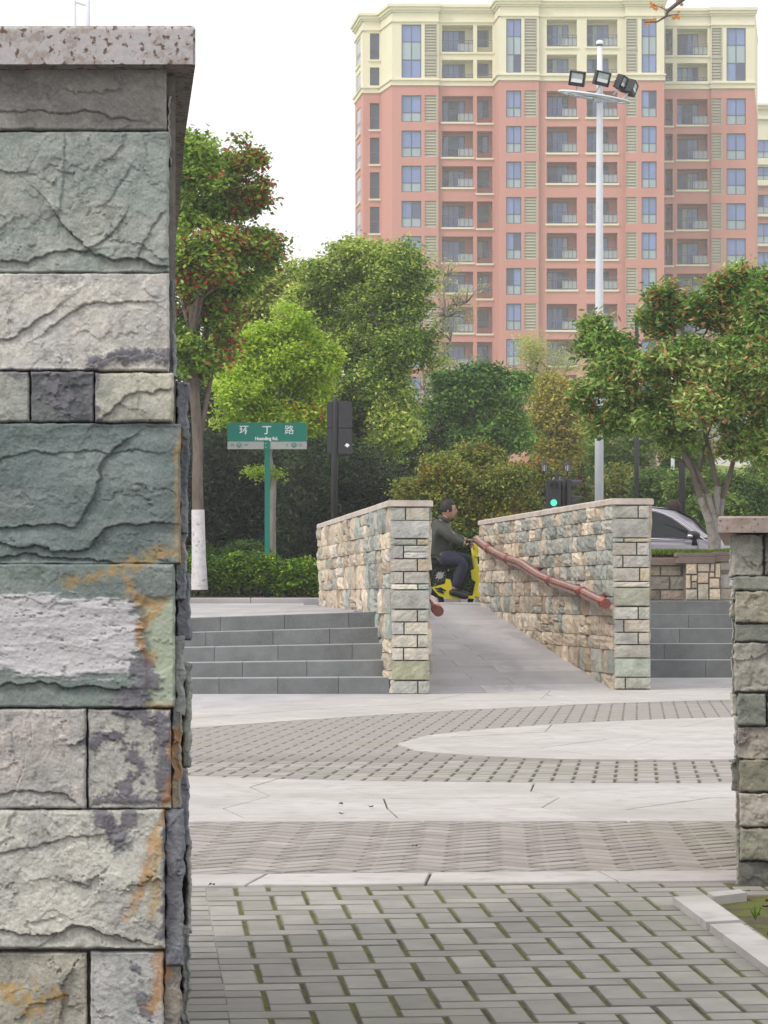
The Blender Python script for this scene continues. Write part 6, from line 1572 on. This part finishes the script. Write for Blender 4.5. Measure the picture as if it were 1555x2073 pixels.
def Q(cx_, cy_, dy=0.0): return P(850+cx_/k3, 900+cy_/k3, D+dy)       # coordinates of the enlarged view
man = empty('person', Q(170,1180), 'man in a dark jacket and navy trousers riding the yellow scooter behind the ramp', 'person')
pelvis, spine, chest, neck, headb = Q(150,880), Q(148,790), Q(160,680), Q(190,590), Q(208,548)
pts = [pelvis, spine, chest, neck, headb]
E_ = [(0,1),(1,2),(2,3),(3,4)]; rad = [(.08,.09),(.08,.09),(.10,.11),.055,.055]
# continuous body in skin: torso, neck, arms, legs
for sy in (-1, 1):
    sh_ = Q(172,645,sy*.17); el = Q(265 if sy < 0 else 300,745,sy*.24); wr = Q(362 if sy < 0 else 372,785 if sy < 0 else 752,sy*.25)
    b = len(pts); pts += [sh_, el, wr]; E_ += [(2,b),(b,b+1),(b+1,b+2)]; rad += [.05,.045,.032]
    hp = Q(170,885,sy*.10); kn = Q(340 if sy < 0 else 380,930 if sy < 0 else 915,sy*.14); an = Q(268 if sy < 0 else 300,1150 if sy < 0 else 1130,sy*.13)
    b = len(pts); pts += [hp, kn, an]; E_ += [(0,b),(b,b+1),(b+1,b+2)]; rad += [.092,.066,.045]
skin_body('body', pts, E_, rad, M['skin'], man, root=0)
# clothes: jacket and trousers follow the same skeleton, a little larger
jp_ = [Q(146,868), Q(146,800), Q(160,700), Q(178,628), Q(190,600)]; je = [(0,1),(1,2),(2,3),(3,4)]; jr = [(.125,.165),(.132,.175),(.142,.185),(.13,.16),(.085,.095)]
for sy in (-1, 1):
    b = len(jp_); jp_ += [Q(176,655,sy*.175), Q(215,705,sy*.22), Q(266 if sy < 0 else 300,748,sy*.245), Q(350 if sy < 0 else 362,782 if sy < 0 else 752,sy*.25)]; je += [(2,b),(b,b+1),(b+1,b+2),(b+2,b+3)]; jr += [.088,.078,.066,.050]
skin_body('jacket', jp_, je, jr, M['jacket'], man, root=1)
MB().tube([Q(180,600), Q(200,572)], [.085,.075], 14).build('collar', M['jacket'], man, smooth=True)
for sy in (-1, 1):
    tp_ = [Q(148,878,sy*.08), Q(240 if sy < 0 else 260,905,sy*.12), Q(345 if sy < 0 else 388,930 if sy < 0 else 905,sy*.145), Q(315 if sy < 0 else 345,1030,sy*.14), Q(272 if sy < 0 else 305,1135,sy*.13)]
    skin_body('trouser_leg', tp_, [(0,1),(1,2),(2,3),(3,4)], [.125,.115,.088,.078,.062], M['trousers'], man, root=0)
    s0 = Q(262 if sy < 0 else 300,1172,sy*.13); 
    sh = skin_body('shoe', [s0+Vector((-.06,0,.02)), s0+Vector((.02,0,.01)), s0+Vector((.14,0,-.035)), s0+Vector((.2,0,-.045))], [(0,1),(1,2),(2,3)], [(.05,.045),(.052,.048),(.038,.046),(.025,.035)], M['shoe'], man)
skin_body('waist', [Q(150,900,-.05), Q(150,900,.05)], [(0,1)], [.155,.155], M['trousers'], man)
# head with face, ears, hair
hc = Q(228,515)
head = bpy.data.meshes.new('head'); mb = MB(); mb.ball(hc, (.092,.076,.122), 28, 20)
V = np.array(mb.v); r_ = V - np.array(hc)
zz_ = r_[:,2]/.122; xx_ = r_[:,0]/.092; yy_ = r_[:,1]/.076
r_[:,1] *= 1-.22*smooth(0,-1,zz_); r_[:,0] += .014*smooth(-.2,-.9,zz_)*smooth(-.2,.6,xx_) - .018*smooth(-.2,-.9,zz_)*smooth(.2,-.6,xx_)*-1
nose = np.exp(-((zz_+.12)/.16)**2-(yy_/.2)**2)*(xx_ > .3); r_[:,0] += .026*nose
brow = np.exp(-((zz_-.18)/.09)**2)*(xx_ > .5); r_[:,0] += .006*brow
eye_ = np.exp(-((zz_-.05)/.08)**2-((np.abs(yy_)-.42)/.2)**2)*(xx_ > .4); r_[:,0] -= .008*eye_
lip = np.exp(-((zz_+.48)/.06)**2-(yy_/.4)**2)*(xx_ > .3); r_[:,0] += .007*lip
mk('head', r_+np.array(hc), mb.f, M['skin'], man, smooth=True)
for sy in (-1, 1): MB().ball(hc+Vector((-.012, sy*.076, -.005)), (.02,.010,.032), 10, 8).build('ear', M['skin'], man, smooth=True); MB().ball(hc+Vector((.078, sy*.032, .006)), (.010,.013,.008), 8, 6).build('eye', M['hair'], man, smooth=True); MB().ball(hc+Vector((.084, sy*.032, .028)), (.008,.02,.005), 8, 6).build('eyebrow', M['hair'], man, smooth=True)
MB().ball(hc+Vector((.082, 0, -.060)), (.010,.022,.006), 8, 6).build('mouth', M['copper_end'], man, smooth=True)
mb = MB(); mb.ball(hc+Vector((-.012,0,.018)), (.103,.087,.122), 30, 20); V = np.array(mb.v); r_ = V-np.array(hc)
n_ = fbm(V[:,0]*40, V[:,1]*40, V[:,2]*40, 3, 4)
cut = (r_[:,0] > .045) & (r_[:,2] < .072); r_[cut] *= .74
low = (r_[:,2] < -.035); r_[low] *= np.array([.72,.72,1]); r_[:,2] = np.maximum(r_[:,2], -.075)
r_ *= (1+.05*n_)[:, None]; mk('hair', r_+np.array(hc), mb.f, M['hair'], man, smooth=True)
def hand(wr, dirv, parent, m, side, bar):
    d_ = dirv.normalized(); up_ = Vector((0,0,1)); lat = d_.cross(up_).normalized()
    h = skin_body('hand', [wr, wr+d_*.045, wr+d_*.085], [(0,1),(1,2)], [(.028,.022),(.040,.020),(.036,.016)], m, parent)
    L_ = [.036,.042,.040,.032]
    for k in range(4):
        b0 = wr+d_*.085+lat*(.028-.019*k); b1 = b0+d_*L_[k]*.6-up_*.006; b2 = b1+d_*.008-up_*L_[k]*.65; b3 = b2-d_*.02-up_*.006
        skin_body('finger', [b0-d_*.02, b0, b1, b2, b3], [(0,1),(1,2),(2,3),(3,4)], [.009,.009,.0085,.008,.007], m, h if 0 else parent, sub=1)
    t0 = wr+d_*.03-lat*side*.03; skin_body('thumb', [t0, t0+d_*.03-lat*side*.016-up_*.012, t0+d_*.055-lat*side*.004-up_*.024], [(0,1),(1,2)], [.012,.010,.008], m, parent, sub=1)
hand(Q(362,785,-.25), Vector((.9,0,-.25)), man, M['skin'], -1, None)
hand(Q(372,752,.25), Vector((.95,0,-.1)), man, M['skin'], 1, None)
# ---- scooter
sc = empty('scooter', Q(260,1330), 'yellow electric scooter crossing behind the ramp with its front column at the right wall', 'scooter')
zg = ROADZ
wr_ = .19
ax_r = Vector((Q(75,0).x, D, zg+wr_)); ax_f = Vector((Q(492,0).x, D, zg+wr_))
for a_ in (ax_r, ax_f):
    w = MB().torus(a_, wr_-.035, .036, (0,1,0), 30, 10).build('wheel', M['rubber'], sc, smooth=True)
    MB().tube([a_+Vector((0,-.04,0)), a_+Vector((0,.04,0))], .10, 18).build('rim', M['chrome'], w)
MB().tube([ax_f, Q(462,1180), Q(448,1000), Q(432,900), Q(418,810)], [.03,.034,.036,.034,.028], 10).build('steering_column', M['yellow'], sc, smooth=True)
mb = MB(); mb.prism([Q(402,990,-.09), Q(470,960,-.09), Q(482,1040,-.09), Q(468,1200,-.09), Q(415,1195,-.09), Q(440,1080,-.09), Q(410,1060,-.09)], None, (0,.18,0)); mb.build('leg_shield', M['yellow'], sc)
mb = MB(); mb.prism([Q(408,790,-.07), Q(440,762,-.07), Q(478,790,-.07), Q(480,850,-.07), Q(455,888,-.07), Q(425,872,-.07)], None, (0,.14,0)); mb.build('headlamp_cowl', M['yellow'], sc)
MB().ball(Q(478,812), (.03,.05,.04), 12, 8).build('headlight', M['lamp_glass'], sc, smooth=True)
MB().tube([Q(392,790,-.3), Q(405,785,-.2), Q(425,795,0), Q(405,770,.2), Q(392,760,.3)], .014, 8).build('handlebar', M['black'], sc, smooth=True)
for sy in (-1, 1): MB().tube([Q(385,792 if sy < 0 else 758,sy*.33), Q(402,790 if sy < 0 else 760,sy*.22)], .02, 8).build('grip', M['rubber'], sc, smooth=True)
mb = MB(); mb.prism([Q(92,1125,-.12), Q(200,1095,-.12), Q(205,1055,-.12), Q(240,1062,-.12), Q(255,1120,-.12), Q(250,1185,-.12), Q(330,1192,-.12), Q(430,1190,-.12), Q(432,1212,-.12), Q(230,1216,-.12), Q(150,1190,-.12)], None, (0,.24,0)); mb.build('body_shell', M['yellow'], sc)
for (a, b) in (((118,1132),(205,1150)), ((130,1150),(190,1172))): MB().tube([Q(*a,-.125), Q((a[0]+b[0])/2,(a[1]+b[1])/2-8,-.128), Q(*b,-.125)], [.006,.02,.006], 8).build('trim_stripe', M['black'], sc, smooth=True)
MB().tube([Q(230,1080), Q(190,960), Q(165,925)], [.03,.028,.026], 10).build('seat_tube', M['black'], sc, smooth=True)
mb = MB(); mb.ball(Q(150,918), (.17,.115,.05), 18, 10); mb.build('saddle', M['rubber'], sc, smooth=True)
w = MB().torus(Q(158,1030,-.02), .088, .02, (0,1,0), 28, 8).build('rear_carrier_ring', M['rubber'], sc, smooth=True)
MB().tube([Q(158,1030,-.05), Q(158,1030,.03)], .045, 18).build('hub', M['car_paint'], w)
for a in range(0,180,36):
    d_ = Vector((math.cos(R(a)),0,math.sin(R(a))))*.085; MB().tube([Q(158,1030,-.02)-d_, Q(158,1030,-.02)+d_], .005, 6).build('spoke', M['car_paint'], w)
MB().tube([ax_r, Q(120,1120), Q(158,1030)], [.02,.02,.016], 8).build('rear_fork', M['black'], sc, smooth=True)
MB().tube([Q(158,1030), Q(200,1010), Q(225,985)], .012, 8).build('chain_stay', M['chrome'], sc, smooth=True)
MB().tube([Q(290,1196,.0), Q(290,1160,-.1)], .012, 8).build('foot_peg', M['yellow'], sc, smooth=True)
# ---- person behind the car, only the hair shows
D = 46.5; hz = P(0,1016,D).z; px_ = P(1365,0,D).x
pb = empty('person', (px_, D, ROADZ), 'person standing behind the grey car, only the top of their dark hair showing', 'person')
sc_ = (hz-ROADZ)/1.72
b = lambda x, y, z: Vector((px_+x*sc_, D+y*sc_, ROADZ+z*sc_))
pts = [b(0,0,.95), b(0,0,1.15), b(0,0,1.35), b(0,0,1.48), b(0,0,1.56)]; E_ = [(0,1),(1,2),(2,3),(3,4)]; rad = [(.15,.11),(.15,.11),(.17,.11),.06,.055]
for s_ in (-1,1):
    q = len(pts); pts += [b(s_*.18,0,1.40), b(s_*.22,0,1.12), b(s_*.22,-.05,.86)]; E_ += [(2,q),(q,q+1),(q+1,q+2)]; rad += [.07,.05,.035]
    q = len(pts); pts += [b(s_*.1,0,.88), b(s_*.1,0,.48), b(s_*.1,0,.08)]; E_ += [(0,q),(q,q+1),(q+1,q+2)]; rad += [.10,.07,.05]
skin_body('body', pts, E_, rad, M['jacket'], pb)
MB().ball(b(0,0,1.62), (.075,.09,.11), 18, 12).build('head', M['skin'], pb, smooth=True)
mb = MB(); mb.ball(b(0,-.005,1.63), (.105,.118,.13), 20, 12); V = np.array(mb.v); V += .006*np.stack([fbm(V[:,0]*50,V[:,1]*50,V[:,2]*50,3,k) for k in range(3)],-1); mk('hair', V, mb.f, mat('brown_hair', (.035,.018,.014), var=.4, scale=60), pb, smooth=True)
for s_ in (-1,1): MB().ball(b(s_*.1,-.05,.04), (.05,.13,.045), 12, 8).build('shoe', M['shoe'], pb, smooth=True)
# ------------------------------------------------------------ the air: closed box of even haze around everything
hz_m = bpy.data.materials.new('haze'); hz_m.use_nodes = True; nt = hz_m.node_tree; nt.nodes.clear()
vo = nt.nodes.new('ShaderNodeVolumePrincipled'); vo.inputs['Color'].default_value = (.93,.94,.97,1); vo.inputs['Density'].default_value = HAZE; vo.inputs['Anisotropy'].default_value = .2
mo = nt.nodes.new('ShaderNodeOutputMaterial'); nt.links.new(vo.outputs[0], mo.inputs['Volume'])
hb = MB().box((-230,-12,-1.3),(230,660,64)).build('haze', hz_m); hb['kind'] = 'stuff'
scene.cycles.volume_bounces = 1

for o in bpy.data.objects:      # bundles of thin stems, twig leaves: too small to pick apart
    if o.parent is not None and o.name.split('.')[0] in ('stem', 'leaf', 'lantern_cage') and o.type == 'MESH' and 'kind' not in o: o['kind'] = 'stuff'
